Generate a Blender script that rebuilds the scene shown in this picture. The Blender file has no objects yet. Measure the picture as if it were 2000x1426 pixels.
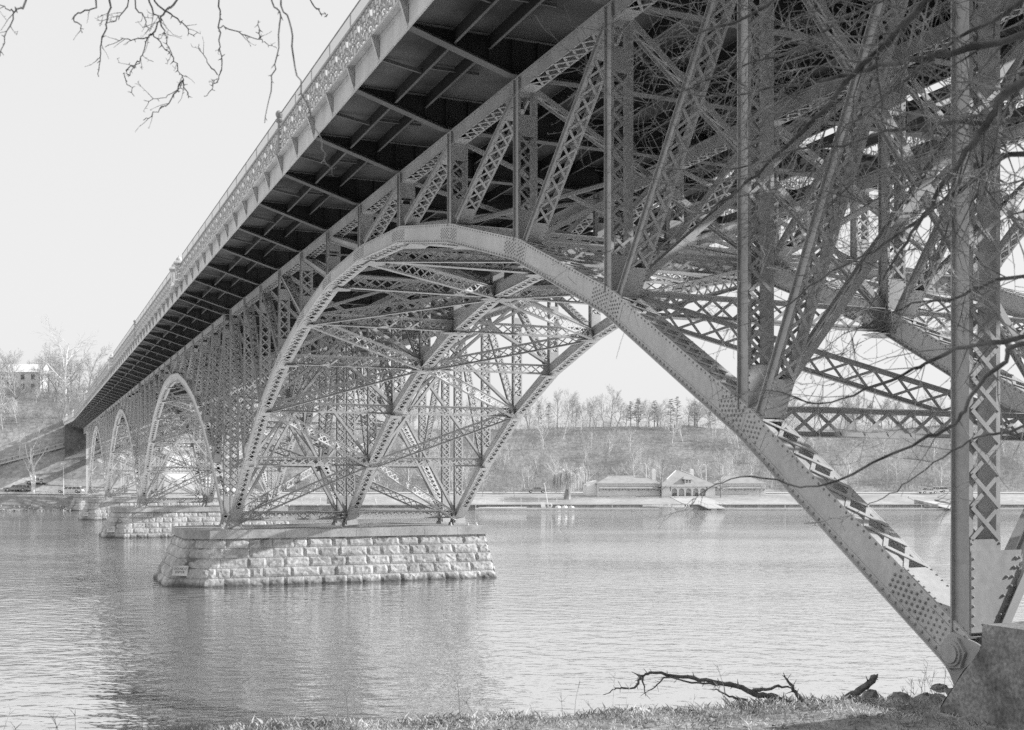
import bpy, math, random
from math import sin, cos, tan, pi, sqrt, radians
random.seed(7)
SC = bpy.context.scene
COL = SC.collection

# ------------------------------------------------------------------ vectors
def vadd(a, b): return (a[0]+b[0], a[1]+b[1], a[2]+b[2])
def vsub(a, b): return (a[0]-b[0], a[1]-b[1], a[2]-b[2])
def vmul(a, s): return (a[0]*s, a[1]*s, a[2]*s)
def vlen(a): return sqrt(a[0]*a[0]+a[1]*a[1]+a[2]*a[2])
def vnorm(a):
    l = vlen(a) or 1.0
    return (a[0]/l, a[1]/l, a[2]/l)
def vcross(a, b): return (a[1]*b[2]-a[2]*b[1], a[2]*b[0]-a[0]*b[2], a[0]*b[1]-a[1]*b[0])
def vdot(a, b): return a[0]*b[0]+a[1]*b[1]+a[2]*b[2]
def lerp(a, b, t): return tuple(a[i]+(b[i]-a[i])*t for i in range(len(a)))
def smooth(t):
    t = max(0.0, min(1.0, t)); return t*t*(3-2*t)

# ------------------------------------------------------------------ mesh builder
class MB:
    def __init__(self): self.v = []; self.f = []; self.rv = []
    def hexa(self, c8):
        b = len(self.v); self.v += c8
        self.f += [(b, b+3, b+2, b+1), (b+4, b+5, b+6, b+7), (b, b+1, b+5, b+4),
                   (b+1, b+2, b+6, b+5), (b+2, b+3, b+7, b+6), (b+3, b, b+4, b+7)]
    def box(self, x0, y0, z0, x1, y1, z1):
        self.hexa([(x0, y0, z0), (x1, y0, z0), (x1, y1, z0), (x0, y1, z0),
                   (x0, y0, z1), (x1, y0, z1), (x1, y1, z1), (x0, y1, z1)])
    def bar(self, p, q, w, h, up=(0, 0, 1)):
        d = vnorm(vsub(q, p)); s = vcross(d, up)
        if vlen(s) < 1e-6: s = vcross(d, (1, 0, 0))
        s = vnorm(s); u = vcross(s, d)
        s = vmul(s, w/2); u = vmul(u, h/2)
        c = []
        for o in (p, q):
            for a, b in ((-1, -1), (1, -1), (1, 1), (-1, 1)):
                c.append((o[0]+s[0]*a+u[0]*b, o[1]+s[1]*a+u[1]*b, o[2]+s[2]*a+u[2]*b))
        self.hexa(c)
    def quad(self, a, b, c, d):
        n = len(self.v); self.v += [a, b, c, d]; self.f.append((n, n+1, n+2, n+3))
    def tri(self, a, b, c):
        n = len(self.v); self.v += [a, b, c]; self.f.append((n, n+1, n+2))
    def dome(self, c, n, r=.022, h=.016, seg=6):
        a = vcross(n, (0, 0, 1))
        if vlen(a) < 1e-3: a = (1, 0, 0)
        a = vnorm(a); b = vcross(n, a)
        k = len(self.v); self.rv.append((len(self.f), len(self.f)+2*seg))
        for rr, hh in ((r, 0), (r*.72, h*.7)):
            for i in range(seg):
                t = 2*pi*i/seg
                self.v.append(tuple(c[j]+a[j]*rr*cos(t)+b[j]*rr*sin(t)+n[j]*hh for j in range(3)))
        self.v.append(vadd(c, vmul(n, h)))
        for i in range(seg):
            j = (i+1) % seg
            self.f.append((k+i, k+j, k+seg+j, k+seg+i))
            self.f.append((k+seg+i, k+seg+j, k+2*seg))
    def cyl(self, p, q, r0, r1=None, seg=10, caps=True):
        if r1 is None: r1 = r0
        self.tube([p, q], [r0, r1], seg, caps)
    def tube(self, pts, rad, seg=5, caps=True):
        k = len(self.v); n = len(pts)
        pa = None
        for i in range(n):
            d = vsub(pts[min(i+1, n-1)], pts[max(i-1, 0)]); d = vnorm(d)
            if pa is None:
                a = vcross(d, (0, 0, 1))
                if vlen(a) < 1e-3: a = vcross(d, (1, 0, 0))
            else:
                a = vsub(pa, vmul(d, vdot(pa, d)))
            a = vnorm(a); pa = a; b = vcross(d, a); r = rad[i]; p = pts[i]
            for s in range(seg):
                t = 2*pi*s/seg; x = r*cos(t); y = r*sin(t)
                self.v.append((p[0]+a[0]*x+b[0]*y, p[1]+a[1]*x+b[1]*y, p[2]+a[2]*x+b[2]*y))
        for i in range(n-1):
            for s in range(seg):
                t = (s+1) % seg; o = k+i*seg
                self.f.append((o+s, o+t, o+seg+t, o+seg+s))
        if caps:
            self.f.append(tuple(k+s for s in reversed(range(seg))))
            self.f.append(tuple(k+(n-1)*seg+s for s in range(seg)))
    def lathe(self, base, prof, seg=12):
        k = len(self.v)
        for r, z in prof:
            for s in range(seg):
                t = 2*pi*s/seg; self.v.append((base[0]+r*cos(t), base[1]+r*sin(t), base[2]+z))
        n = len(prof)
        for i in range(n-1):
            for s in range(seg):
                t = (s+1) % seg; o = k+i*seg
                self.f.append((o+s, o+t, o+seg+t, o+seg+s))
        self.f.append(tuple(k+s for s in reversed(range(seg))))
        self.f.append(tuple(k+(n-1)*seg+s for s in range(seg)))
    def extrude(self, poly, ax, lo, hi):
        """poly in the plane of the two other axes, extruded along axis ax"""
        def mk(p, w):
            return (w, p[0], p[1]) if ax == 0 else ((p[0], w, p[1]) if ax == 1 else (p[0], p[1], w))
        k = len(self.v); n = len(poly)
        self.v += [mk(p, lo) for p in poly] + [mk(p, hi) for p in poly]
        self.f.append(tuple(range(k, k+n))); self.f.append(tuple(reversed(range(k+n, k+2*n))))
        for i in range(n):
            j = (i+1) % n; self.f.append((k+i, k+n+i, k+n+j, k+j))
    def line(self, p, q, w, h, up):
        n = len(self.f); self.bar(p, q, w, h, up); self.rv.append((n, n+6))
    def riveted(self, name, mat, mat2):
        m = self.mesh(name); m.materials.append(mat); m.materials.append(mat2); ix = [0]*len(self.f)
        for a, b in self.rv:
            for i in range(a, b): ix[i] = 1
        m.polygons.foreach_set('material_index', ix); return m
    def mesh(self, name, smoothed=False):
        m = bpy.data.meshes.new(name); m.from_pydata(self.v, [], self.f); m.update()
        if smoothed:
            m.polygons.foreach_set('use_smooth', [True]*len(m.polygons))
        return m
    def build(self, name, mat, parent=None, loc=None, smoothed=False, label=None):
        m = self.mesh(name, smoothed)
        if mat: m.materials.append(mat)
        o = bpy.data.objects.new(name, m); COL.objects.link(o)
        if parent: o.parent = parent
        if loc: o.location = loc
        if label: o['label'] = label
        return o

def recalc(o):
    import bmesh
    bm = bmesh.new(); bm.from_mesh(o.data); bmesh.ops.recalc_face_normals(bm, faces=bm.faces[:])
    bm.to_mesh(o.data); bm.free(); return o

def inst(o, parent=None, loc=None, rotz=None):
    c = o.copy(); COL.objects.link(c)
    if parent is not None: c.parent = parent
    if loc: c.location = loc
    if rotz is not None: c.rotation_euler = (0, 0, rotz)
    return c
def tag(o, label=None, cat=None, group=None, kind=None):
    if label: o['label'] = label
    if cat: o['category'] = cat
    if group: o['group'] = group
    if kind: o['kind'] = kind
    return o
def thing(name, label, cat, loc=(0, 0, 0), rotz=0, group=None):
    o = bpy.data.objects.new(name, None); COL.objects.link(o)
    o.empty_display_size = .3; o.location = loc; o.rotation_euler = (0, 0, rotz)
    return tag(o, label, cat, group)
def copy_tree(o, parent=None):
    c = o.copy(); COL.objects.link(c)
    if parent: c.parent = parent
    for ch in o.children: copy_tree(ch, c)
    return c

# ------------------------------------------------------------------ materials (a black-and-white place: greys only)
def mat(name, base, var=.12, scale=3.0, rough=.75, bump=0.0, bscale=30.0, spec=.3, stretch=None, fine=0.0, fscale=60.0, haze=0.0, streak=0.0, damp=False):
    m = bpy.data.materials.new(name); m.use_nodes = True
    N = m.node_tree.nodes; L = m.node_tree.links; b = N['Principled BSDF']
    b.inputs['Roughness'].default_value = rough; b.inputs['Specular IOR Level'].default_value = spec
    tc = N.new('ShaderNodeTexCoord'); src = tc.outputs['Object']
    if stretch:
        mp = N.new('ShaderNodeMapping'); mp.inputs['Scale'].default_value = stretch
        L.new(src, mp.inputs['Vector']); src = mp.outputs['Vector']
    n = N.new('ShaderNodeTexNoise'); n.inputs['Scale'].default_value = scale; n.inputs['Detail'].default_value = 6
    L.new(src, n.inputs['Vector'])
    r = N.new('ShaderNodeValToRGB')
    lo, hi = base*(1-var*1.6), base*(1+var*1.6)
    r.color_ramp.elements[0].position = .3; r.color_ramp.elements[1].position = .7
    r.color_ramp.elements[0].color = (lo, lo, lo, 1); r.color_ramp.elements[1].color = (hi, hi, hi, 1)
    L.new(n.outputs['Fac'], r.inputs['Fac'])
    out = r.outputs['Color']
    if fine:
        n2 = N.new('ShaderNodeTexNoise'); n2.inputs['Scale'].default_value = fscale; n2.inputs['Detail'].default_value = 4
        L.new(src, n2.inputs['Vector'])
        mr = N.new('ShaderNodeMapRange'); mr.inputs['From Min'].default_value = .3; mr.inputs['From Max'].default_value = .7
        mr.inputs['To Min'].default_value = 1-fine; mr.inputs['To Max'].default_value = 1+fine
        L.new(n2.outputs['Fac'], mr.inputs['Value'])
        mx = N.new('ShaderNodeMix'); mx.data_type = 'RGBA'; mx.blend_type = 'MULTIPLY'; mx.inputs[0].default_value = 1
        L.new(out, mx.inputs[6]); L.new(mr.outputs['Result'], mx.inputs[7]); out = mx.outputs[2]
    if streak:                                 # run-off streaks down the steel
        mp2 = N.new('ShaderNodeMapping'); mp2.inputs['Scale'].default_value = (1.7, 1.7, .3); L.new(tc.outputs['Object'], mp2.inputs['Vector'])
        n3 = N.new('ShaderNodeTexNoise'); n3.inputs['Scale'].default_value = 1.6; n3.inputs['Detail'].default_value = 5; L.new(mp2.outputs['Vector'], n3.inputs['Vector'])
        m3 = N.new('ShaderNodeMapRange'); m3.inputs['From Min'].default_value = .42; m3.inputs['From Max'].default_value = .72
        m3.inputs['To Min'].default_value = 1; m3.inputs['To Max'].default_value = 1-streak; L.new(n3.outputs['Fac'], m3.inputs['Value'])
        x3 = N.new('ShaderNodeMix'); x3.data_type = 'RGBA'; x3.blend_type = 'MULTIPLY'; x3.inputs[0].default_value = 1
        L.new(out, x3.inputs[6]); L.new(m3.outputs['Result'], x3.inputs[7]); out = x3.outputs[2]
    if damp:                                   # dark wet band just over the river
        g4 = N.new('ShaderNodeNewGeometry'); s4 = N.new('ShaderNodeSeparateXYZ'); L.new(g4.outputs['Position'], s4.inputs[0])
        a4 = N.new('ShaderNodeMath'); a4.operation = 'MULTIPLY_ADD'; a4.inputs[1].default_value = .5; L.new(n.outputs['Fac'], a4.inputs[0]); L.new(s4.outputs['Z'], a4.inputs[2])
        m4 = N.new('ShaderNodeMapRange'); m4.inputs['From Min'].default_value = .34; m4.inputs['From Max'].default_value = .62
        m4.inputs['To Min'].default_value = .35; m4.inputs['To Max'].default_value = 1; L.new(a4.outputs[0], m4.inputs['Value'])
        x4 = N.new('ShaderNodeMix'); x4.data_type = 'RGBA'; x4.blend_type = 'MULTIPLY'; x4.inputs[0].default_value = 1
        L.new(out, x4.inputs[6]); L.new(m4.outputs['Result'], x4.inputs[7]); out = x4.outputs[2]
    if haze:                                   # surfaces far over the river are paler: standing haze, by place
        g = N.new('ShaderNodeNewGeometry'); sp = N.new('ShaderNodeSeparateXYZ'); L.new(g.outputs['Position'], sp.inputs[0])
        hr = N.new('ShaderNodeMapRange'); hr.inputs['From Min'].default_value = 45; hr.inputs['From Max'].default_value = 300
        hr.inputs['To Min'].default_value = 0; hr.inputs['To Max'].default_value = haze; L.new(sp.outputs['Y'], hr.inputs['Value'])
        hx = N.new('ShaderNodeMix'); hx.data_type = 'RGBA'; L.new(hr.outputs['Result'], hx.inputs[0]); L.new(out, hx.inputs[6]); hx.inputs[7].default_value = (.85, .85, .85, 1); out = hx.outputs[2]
    L.new(out, b.inputs['Base Color'])
    if bump:
        nb = N.new('ShaderNodeTexNoise'); nb.inputs['Scale'].default_value = bscale; nb.inputs['Detail'].default_value = 5
        L.new(src, nb.inputs['Vector'])
        bp = N.new('ShaderNodeBump'); bp.inputs['Strength'].default_value = bump; bp.inputs['Distance'].default_value = .03
        L.new(nb.outputs['Fac'], bp.inputs['Height']); L.new(bp.outputs['Normal'], b.inputs['Normal'])
    return m

M = {}
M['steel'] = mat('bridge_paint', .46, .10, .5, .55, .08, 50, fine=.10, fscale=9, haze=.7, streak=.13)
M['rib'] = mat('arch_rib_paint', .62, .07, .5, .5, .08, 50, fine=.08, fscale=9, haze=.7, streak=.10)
M['rivet'] = mat('rivet_heads', .36, .1, 2, .5)  # rivet shading put into a darker colour; the joint lines share it
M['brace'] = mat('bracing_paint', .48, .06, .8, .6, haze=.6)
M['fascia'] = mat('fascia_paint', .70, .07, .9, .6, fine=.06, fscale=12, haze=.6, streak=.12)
M['web'] = mat('shaded_beam_web', .035, .2, .7, .8, haze=.35)  # under-deck shade put into the colour of the beam webs
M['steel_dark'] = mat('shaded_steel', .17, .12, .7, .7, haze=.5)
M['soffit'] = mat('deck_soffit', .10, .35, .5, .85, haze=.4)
M['rail'] = mat('railing_paint', .44, .12, 6, .6)
M['pylon'] = mat('pylon_stone', .62, .08, 2, .8, .1)
M['cap'] = mat('granite_cap', .40, .14, 1.2, .85, .25, 25, stretch=(1, 1, .35), fine=.2, fscale=18)
M['stone'] = mat('rock_faced_stone', .45, .24, .8, .9, .35, 7, fine=.25, fscale=7, damp=True)
M['joint'] = mat('mortar_joint', .20, .2, 2, .95)
M['concrete'] = mat('old_concrete', .30, .3, 2.2, .95, .7, 12, fine=.35, fscale=22)
M['bark'] = mat('dark_bark', .17, .4, 6, .9, .5, 30)
M['twig'] = mat('twig_bark', .34, .45, 5, .85)
M['log'] = mat('dead_wood', .19, .35, 9, .95, .6, 40)
M['woodland'] = mat('unseen_woodland', .07, .4, .3, 1)  # unseen hill behind the camera, kept dark so it bounces little light
M['soil'] = mat('bank_soil', .38, .3, 2.5, 1, .6, 8, fine=.4, fscale=18)
M['rock'] = mat('bank_rock', .34, .35, 4, .95, .7, 10)
M['grass'] = mat('dry_grass', .58, .4, 1.5, .9)
M['leaf'] = mat('dead_leaf', .33, .5, 5, .9)
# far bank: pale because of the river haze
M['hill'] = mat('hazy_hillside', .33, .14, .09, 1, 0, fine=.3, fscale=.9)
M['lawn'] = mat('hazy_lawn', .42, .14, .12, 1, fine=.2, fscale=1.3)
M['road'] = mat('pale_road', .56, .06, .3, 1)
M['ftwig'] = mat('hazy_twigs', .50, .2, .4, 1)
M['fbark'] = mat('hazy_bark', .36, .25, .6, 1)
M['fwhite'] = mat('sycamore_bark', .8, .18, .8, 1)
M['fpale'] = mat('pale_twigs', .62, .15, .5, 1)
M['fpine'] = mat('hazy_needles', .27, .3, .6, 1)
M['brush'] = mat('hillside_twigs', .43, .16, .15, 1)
M['plaster'] = mat('pale_plaster', .85, .05, .6, .9)
M['broof'] = mat('slate_roof', .40, .08, .8, .9, fine=.12, fscale=6)
M['btrim'] = mat('dark_trim', .42, .1, 2, .9)
M['white'] = mat('white_paint', .80, .04, 2, .6)
M['bench_grey'] = mat('bench_boards', .3, .1, 2, 1)  # even grey of the arcade benches
M['wallst'] = mat('river_wall', .42, .2, .8, 1, fine=.25, fscale=3)
M['wood'] = mat('grey_boards', .34, .15, 3, .9, stretch=(6, 6, .4))
M['abut'] = mat('abutment_stone', .17, .2, .5, 1, fine=.25, fscale=1.5)
M['cardark'] = mat('dark_car_paint', .32, .05, 2, .3, spec=.5)
M['carmid'] = mat('grey_car_paint', .55, .05, 2, .3, spec=.5)
M['carlight'] = mat('white_car_paint', .75, .04, 2, .3, spec=.5)
M['rubber'] = mat('rubber', .06, .1, 4, .8)
M['window'] = mat('window_glass', .12, .1, 2, .15, spec=.6)
M['letter'] = mat('sign_letters', .14, .15, 6, .9)
M['signface'] = mat('sign_whitewash', .62, .1, 3, .9)
# chain-link mesh on the railing: a fine weave that lets most of the sky through
fm = bpy.data.materials.new('chain_link'); fm.use_nodes = True
_n = fm.node_tree.nodes; _l = fm.node_tree.links; _b = _n['Principled BSDF']
_b.inputs['Base Color'].default_value = (.42, .42, .42, 1); _b.inputs['Roughness'].default_value = .7
_t = _n.new('ShaderNodeBsdfTransparent'); _mx = _n.new('ShaderNodeMixShader'); _mx.inputs[0].default_value = .42
_l.new(_t.outputs[0], _mx.inputs[1]); _l.new(_b.outputs[0], _mx.inputs[2])
_l.new(_mx.outputs[0], _n['Material Output'].inputs['Surface'])
M['mesh'] = fm
# river water
wm = bpy.data.materials.new('river_water'); wm.use_nodes = True
_n = wm.node_tree.nodes; _l = wm.node_tree.links
for x in list(_n): _n.remove(x)
_o = _n.new('ShaderNodeOutputMaterial'); _mx = _n.new('ShaderNodeMixShader')
_g = _n.new('ShaderNodeBsdfGlossy'); _g.inputs['Roughness'].default_value = .03; _g.inputs['Color'].default_value = (.97, .97, .97, 1)
_d = _n.new('ShaderNodeBsdfDiffuse'); _d.inputs["Color"].default_value = (.42, .42, .42, 1)
_fr = _n.new('ShaderNodeFresnel'); _fr.inputs['IOR'].default_value = 2.7
_tc = _n.new('ShaderNodeTexCoord')
def _noise(scale, rot, st, det):
    mp = _n.new('ShaderNodeMapping'); mp.inputs['Scale'].default_value = st; mp.inputs['Rotation'].default_value = (0, 0, rot)
    nz = _n.new('ShaderNodeTexNoise'); nz.inputs['Scale'].default_value = scale; nz.inputs['Detail'].default_value = det
    _l.new(_tc.outputs['Object'], mp.inputs['Vector']); _l.new(mp.outputs['Vector'], nz.inputs['Vector']); return nz.outputs['Fac']
_w1 = _noise(.95, .3, (.85, 1.15, 1), 2); _w2 = _noise(2.6, -.4, (.8, 1.2, 1), 2); _w3 = _noise(.05, .1, (.6, 1.3, 1), 2)
_pw = _n.new('ShaderNodeMapRange'); _pw.inputs['From Min'].default_value = .35; _pw.inputs['From Max'].default_value = .65
_pw.inputs['To Min'].default_value = .45; _pw.inputs['To Max'].default_value = 1.3
_l.new(_w3, _pw.inputs['Value'])
_ma = _n.new('ShaderNodeMath'); _ma.operation = 'MULTIPLY_ADD'; _ma.inputs[1].default_value = .34
_l.new(_w2, _ma.inputs[0]); _l.new(_w1, _ma.inputs[2])
_mb = _n.new('ShaderNodeMath'); _mb.operation = 'MULTIPLY'; _l.new(_ma.outputs[0], _mb.inputs[0]); _l.new(_pw.outputs[0], _mb.inputs[1])
_bp = _n.new('ShaderNodeBump'); _bp.inputs['Strength'].default_value = 1.0; _bp.inputs['Distance'].default_value = .085
_l.new(_mb.outputs[0], _bp.inputs['Height'])
for s in (_g, _d, _fr): _l.new(_bp.outputs['Normal'], s.inputs['Normal'])
_fm = _n.new('ShaderNodeMapRange'); _fm.inputs['To Min'].default_value = .68; _fm.inputs['To Max'].default_value = .96; _l.new(_fr.outputs[0], _fm.inputs['Value']); _l.new(_fm.outputs[0], _mx.inputs[0]); _l.new(_d.outputs[0], _mx.inputs[1]); _l.new(_g.outputs[0], _mx.inputs[2])
_l.new(_mx.outputs[0], _o.inputs['Surface'])
M['water'] = wm

# ------------------------------------------------------------------ survey of the place (metres; camera above the origin)
FPX = 2250.0                      # focal length in pixels of the 2000 px wide photograph
ALPHA = math.atan(940/FPX)        # angle between view axis and bridge axis
CAMZ = 6.25                       # eye above the river
P = 5.08; T = 11.69; W = 7.4; A0 = 11.86
SPAN = 12.5*P
CA, SA = cos(ALPHA), sin(ALPHA)
def B(t, a, z=0): return (t*CA - a*SA, t*SA + a*CA, z)   # bridge coordinates to world
def at(px, py, Y):                # a surveyed point at depth Y
    return ((px-1000)/FPX*Y, Y, CAMZ+(940-py)/FPX*Y)
# ================================================================== THE BRIDGE
bridge = thing('arch_bridge', 'long steel deck arch bridge with riveted lattice trusses crossing the river', 'bridge', rotz=ALPHA)
GR = .0083
def chord_top(a): return CAMZ + 10.29 + GR*(a-(A0+3*P))
HK = [-2.30, 1.12, 3.95, 6.02, 7.42, 8.35, 8.60]
RD = .275                         # half depth of the rib
def rib_nodes(i):
    a0 = A0+SPAN*i; out = []
    for k in range(13):
        h = HK[min(k, 12-k)]; fr = (h-HK[0])/(HK[6]-HK[0])
        z = CAMZ+h+fr*(.574*i+GR*(k-6)*P)
        out.append((a0+k*P, z))
    return out
def miter(pts, i, off):
    n = len(pts)
    def nrm(j):
        d = (pts[j+1][0]-pts[j][0], pts[j+1][1]-pts[j][1]); l = sqrt(d[0]**2+d[1]**2)
        return (-d[1]/l, d[0]/l)
    if i == 0: m = nrm(0); s = 1
    elif i == n-1: m = nrm(n-2); s = 1
    else:
        a, b = nrm(i-1), nrm(i); m = (a[0]+b[0], a[1]+b[1]); l = sqrt(m[0]**2+m[1]**2); m = (m[0]/l, m[1]/l)
        s = 1/(m[0]*a[0]+m[1]*a[1])
    return (pts[i][0]+m[0]*off*s, pts[i][1]+m[1]*off*s)
def ribbon(mb, pts, o0, o1, t0, t1):
    """a plate following the polyline between offsets o0,o1 and transverse t0,t1"""
    lo = [miter(pts, i, o0) for i in range(len(pts))]; hi = [miter(pts, i, o1) for i in range(len(pts))]
    for i in range(len(pts)-1):
        mb.hexa([(t0, lo[i][0], lo[i][1]), (t1, lo[i][0], lo[i][1]), (t1, lo[i+1][0], lo[i+1][1]), (t0, lo[i+1][0], lo[i+1][1]),
                 (t0, hi[i][0], hi[i][1]), (t1, hi[i][0], hi[i][1]), (t1, hi[i+1][0], hi[i+1][1]), (t0, hi[i+1][0], hi[i+1][1])])
def pt_off(p, q, f, off):
    d = (q[0]-p[0], q[1]-p[1]); l = sqrt(d[0]**2+d[1]**2)
    return (p[0]+d[0]*f-d[1]/l*off, p[1]+d[1]*f+d[0]/l*off)

def lacing(mb, p, q, off, half, pitch, bw, bt, n3, single=False):
    """X lacing between t=-half and t=+half on the face at normal offset off; p,q are (a,z)"""
    d = (q[0]-p[0], q[1]-p[1]); l = sqrt(d[0]**2+d[1]**2)
    if l < pitch*.6: return
    n = max(1, round(l/pitch))
    for j in range(n):
        a = pt_off(p, q, j/n, off); b = pt_off(p, q, (j+1)/n, off)
        mb.bar((-half, a[0], a[1]), (half, b[0], b[1]), bw, bt, n3)
        if not single:
            e = n3; k = bt*1.05
            mb.bar((half, a[0]+e[1]*k, a[1]+e[2]*k), (-half, b[0]+e[1]*k, b[1]+e[2]*k), bw, bt, n3)

def laced_member(mb, p, q, half, depth, fl, pitch=.43, bw=.062, plates=(.55, .5), riv=0, gap=0):
    """two channels turned outwards, laced on both faces; p,q=(a,z)"""
    for s in (-1, 1):
        t0, t1 = sorted((s*half, s*(half-.016)))
        ribbon(mb, [p, q], -depth/2, depth/2, t0, t1)
        for e in (-1, 1):
            o0, o1 = sorted((e*depth/2, e*(depth/2-.016)))
            tt = sorted((s*(half-.001), s*(half+fl)))
            ribbon(mb, [p, q], o0, o1, tt[0], tt[1])
    l = sqrt((q[0]-p[0])**2+(q[1]-p[1])**2)
    d = ((q[0]-p[0])/l, (q[1]-p[1])/l)
    f0 = plates[0]/l; f1 = 1-(plates[1]+gap)/l
    if f1 < f0: f0, f1 = .5, .5
    pp = lerp(p, q, f0); qq = lerp(p, q, f1)
    for e in (-1, 1):
        off = e*(depth/2+.008); n3 = (0, -d[1]*e, d[0]*e)
        lacing(mb, pp, qq, off, half+fl*.45, pitch, bw, .012, n3)
        for a, b in ((p, pp), (qq, lerp(p, q, 1-gap/l) if f1 > f0 else q)):
            if abs(a[0]-b[0])+abs(a[1]-b[1]) > .05:
                o0, o1 = sorted((e*(depth/2+.002), e*(depth/2+.014)))
                ribbon(mb, [a, b], o0, o1, -half-fl*.9, half+fl*.9)
                if riv:
                    ll = sqrt((a[0]-b[0])**2+(a[1]-b[1])**2); m = max(2, int(ll/.11))
                    for j in range(m):
                        for s in (-1, 1):
                            c = pt_off(a, b, (j+.5)/m, e*(depth/2+.014))
                            mb.dome((s*(half+fl*.5), c[0], c[1]), n3, .02, .018)
    if riv:
        m = int(l/riv)
        for j in range(m):
            c = pt_off(p, q, (j+.5)/m, depth/2-.05)
            mb.dome((-half-.0005, c[0], c[1]), (-1, 0, 0), .017, .014)
            c = pt_off(p, q, (j+.5)/m, -depth/2-.001)
            mb.dome((-half-fl*.55, c[0], c[1]), (0, d[1], -d[0]), .017, .014)
            c = pt_off(p, q, (j+.5)/m, depth/2+.001 if False else depth/2-.017)
            mb.dome((-half-fl*.55, c[0], c[1]), (0, d[1], -d[0]), .017, .014)

def lattice(mb, p, q, depth, fw, pitch, dv=(0, 0, 1), bw=.06, ft=.05):
    """lattice girder from p to q: two flanges apart along dv, X bars between"""
    d = vnorm(vsub(q, p)); u = vnorm(vsub(dv, vmul(d, vdot(dv, d)))); s = vcross(d, u)
    h = vmul(u, depth/2)
    for e in (-1, 1):
        o = vmul(h, e)
        mb.bar(vadd(p, o), vadd(q, o), fw, .016, u)
        o2 = vmul(u, e*(depth/2-.05)); mb.bar(vadd(p, o2), vadd(q, o2), .03, .085, u)
    l = vlen(vsub(q, p)); n = max(2, round(l/pitch))
    for j in range(n):
        a = lerp(p, q, j/n); b = lerp(p, q, (j+1)/n); hh = vmul(u, depth/2-.06); e = vmul(s, .018)
        mb.bar(vsub(vadd(a, e), hh), vadd(vadd(b, e), hh), bw, .012, s)
        mb.bar(vsub(vadd(a, hh), e), vsub(vsub(b, hh), e), bw, .012, s)
    for a, b in ((p, lerp(p, q, .35/l)), (lerp(p, q, 1-.35/l), q)):      # end plates
        mb.bar(a, b, .045, depth-.02, u)

def rib_mesh(i):
    mb = MB(); N = rib_nodes(i)
    for s in (-1, 1):
        t0, t1 = sorted((s*.235, s*.217))
        ribbon(mb, N, -RD, RD, t0, t1)
        # flange angles: legs on the web, bottom leg turned out, top leg turned in
        for e in (-1, 1):
            o0, o1 = sorted((e*RD, e*(RD-.095)))
            tt = sorted((s*.2351, s*.247)); ribbon(mb, N, o0, o1, tt[0], tt[1])
        tt = sorted((s*.246, s*.315)); ribbon(mb, N, -RD, -RD+.018, tt[0], tt[1])
        tt = sorted((s*.217, s*.125)); ribbon(mb, N, RD-.02, RD-.002, tt[0], tt[1])
        tt = sorted((s*.217, s*.125)); ribbon(mb, N, -RD+.002, -RD+.02, tt[0], tt[1])
    for k in range(12):
        p, q = N[k], N[k+1]; l = sqrt((q[0]-p[0])**2+(q[1]-p[1])**2); d = ((q[0]-p[0])/l, (q[1]-p[1])/l)
        e0 = (1.5 if k == 0 else .5)/l; e1 = 1-(1.5 if k == 11 else .5)/l
        a, b = lerp(p, q, e0), lerp(p, q, e1)
        for e in (-1, 1):
            lacing(mb, a, b, e*(RD+.004), .205, .5, .07, .013, (0, -d[1]*e, d[0]*e))
            for (x, y) in ((p, a), (b, q)):
                o0, o1 = sorted((e*(RD+.001), e*(RD+.014))); ribbon(mb, [x, y], o0, o1, -.233, .233)
        if i == 0:                                   # rivets on the faces that can be seen close by
            m = int(l/(.16 if k < 3 else .2))
            for j in range(m):
                f = (j+.5)/m
                for off in (RD-.048, -RD+.048):
                    c = pt_off(p, q, f, off); mb.dome((-.247, c[0], c[1]), (-1, 0, 0), .024, .022)
                if k < 4:
                    c = pt_off(p, q, f, -RD); mb.dome((-.282, c[0], c[1]), (0, d[1], -d[0]), .018, .014)
            for (c0, sg, ln) in ((p, 1, .85), (q, -1, .55)):
                if k == 0 and sg == 1: ln = 1.7
                if k == 11 and sg == -1: ln = 1.5
                base = 0 if sg == 1 else 1
                x = .1
                row = 0
                while x < ln:
                    nn = 4 if row % 2 == 0 else 3
                    for r in range(nn):
                        off = (r-(nn-1)/2)*.092
                        c = pt_off(p, q, base+sg*x/l, off); mb.dome((-.2421, c[0], c[1]), (-1, 0, 0), .026, .024)
                    x += .1; row += 1
            for (aa, bb) in ((p, a), (b, q)):
                lw = sqrt((aa[0]-bb[0])**2+(aa[1]-bb[1])**2); m = max(2, int(lw/.12))
                for j in range(m):
                    for s in (-1, 1):
                        c = pt_off(aa, bb, (j+.5)/m, RD+.014); mb.dome((s*.212, c[0], c[1]), (0, -d[1], d[0]), .02, .018)
    for k in range(1, 12):                            # splice plates and their joint lines
        w = miter(N, k, 0); a, b = lerp(N[k-1], N[k], .89), lerp(N[k], N[k+1], .17)
        mid = N[k]
        ribbon(mb, [a, mid, b], -RD+.1, RD-.1, -.2421, -.2352)
        p0, p1 = miter(N, k, -RD+.1), miter(N, k, RD-.1)
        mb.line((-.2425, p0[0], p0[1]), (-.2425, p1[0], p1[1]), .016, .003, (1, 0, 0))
    if i == 0:                                        # pin plates of the abutment end
        p, q = N[0], N[1]
        ribbon(mb, [lerp(p, q, -.03), lerp(p, q, .13)], -.16, .16, -.2475, -.2362)
    return mb

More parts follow.
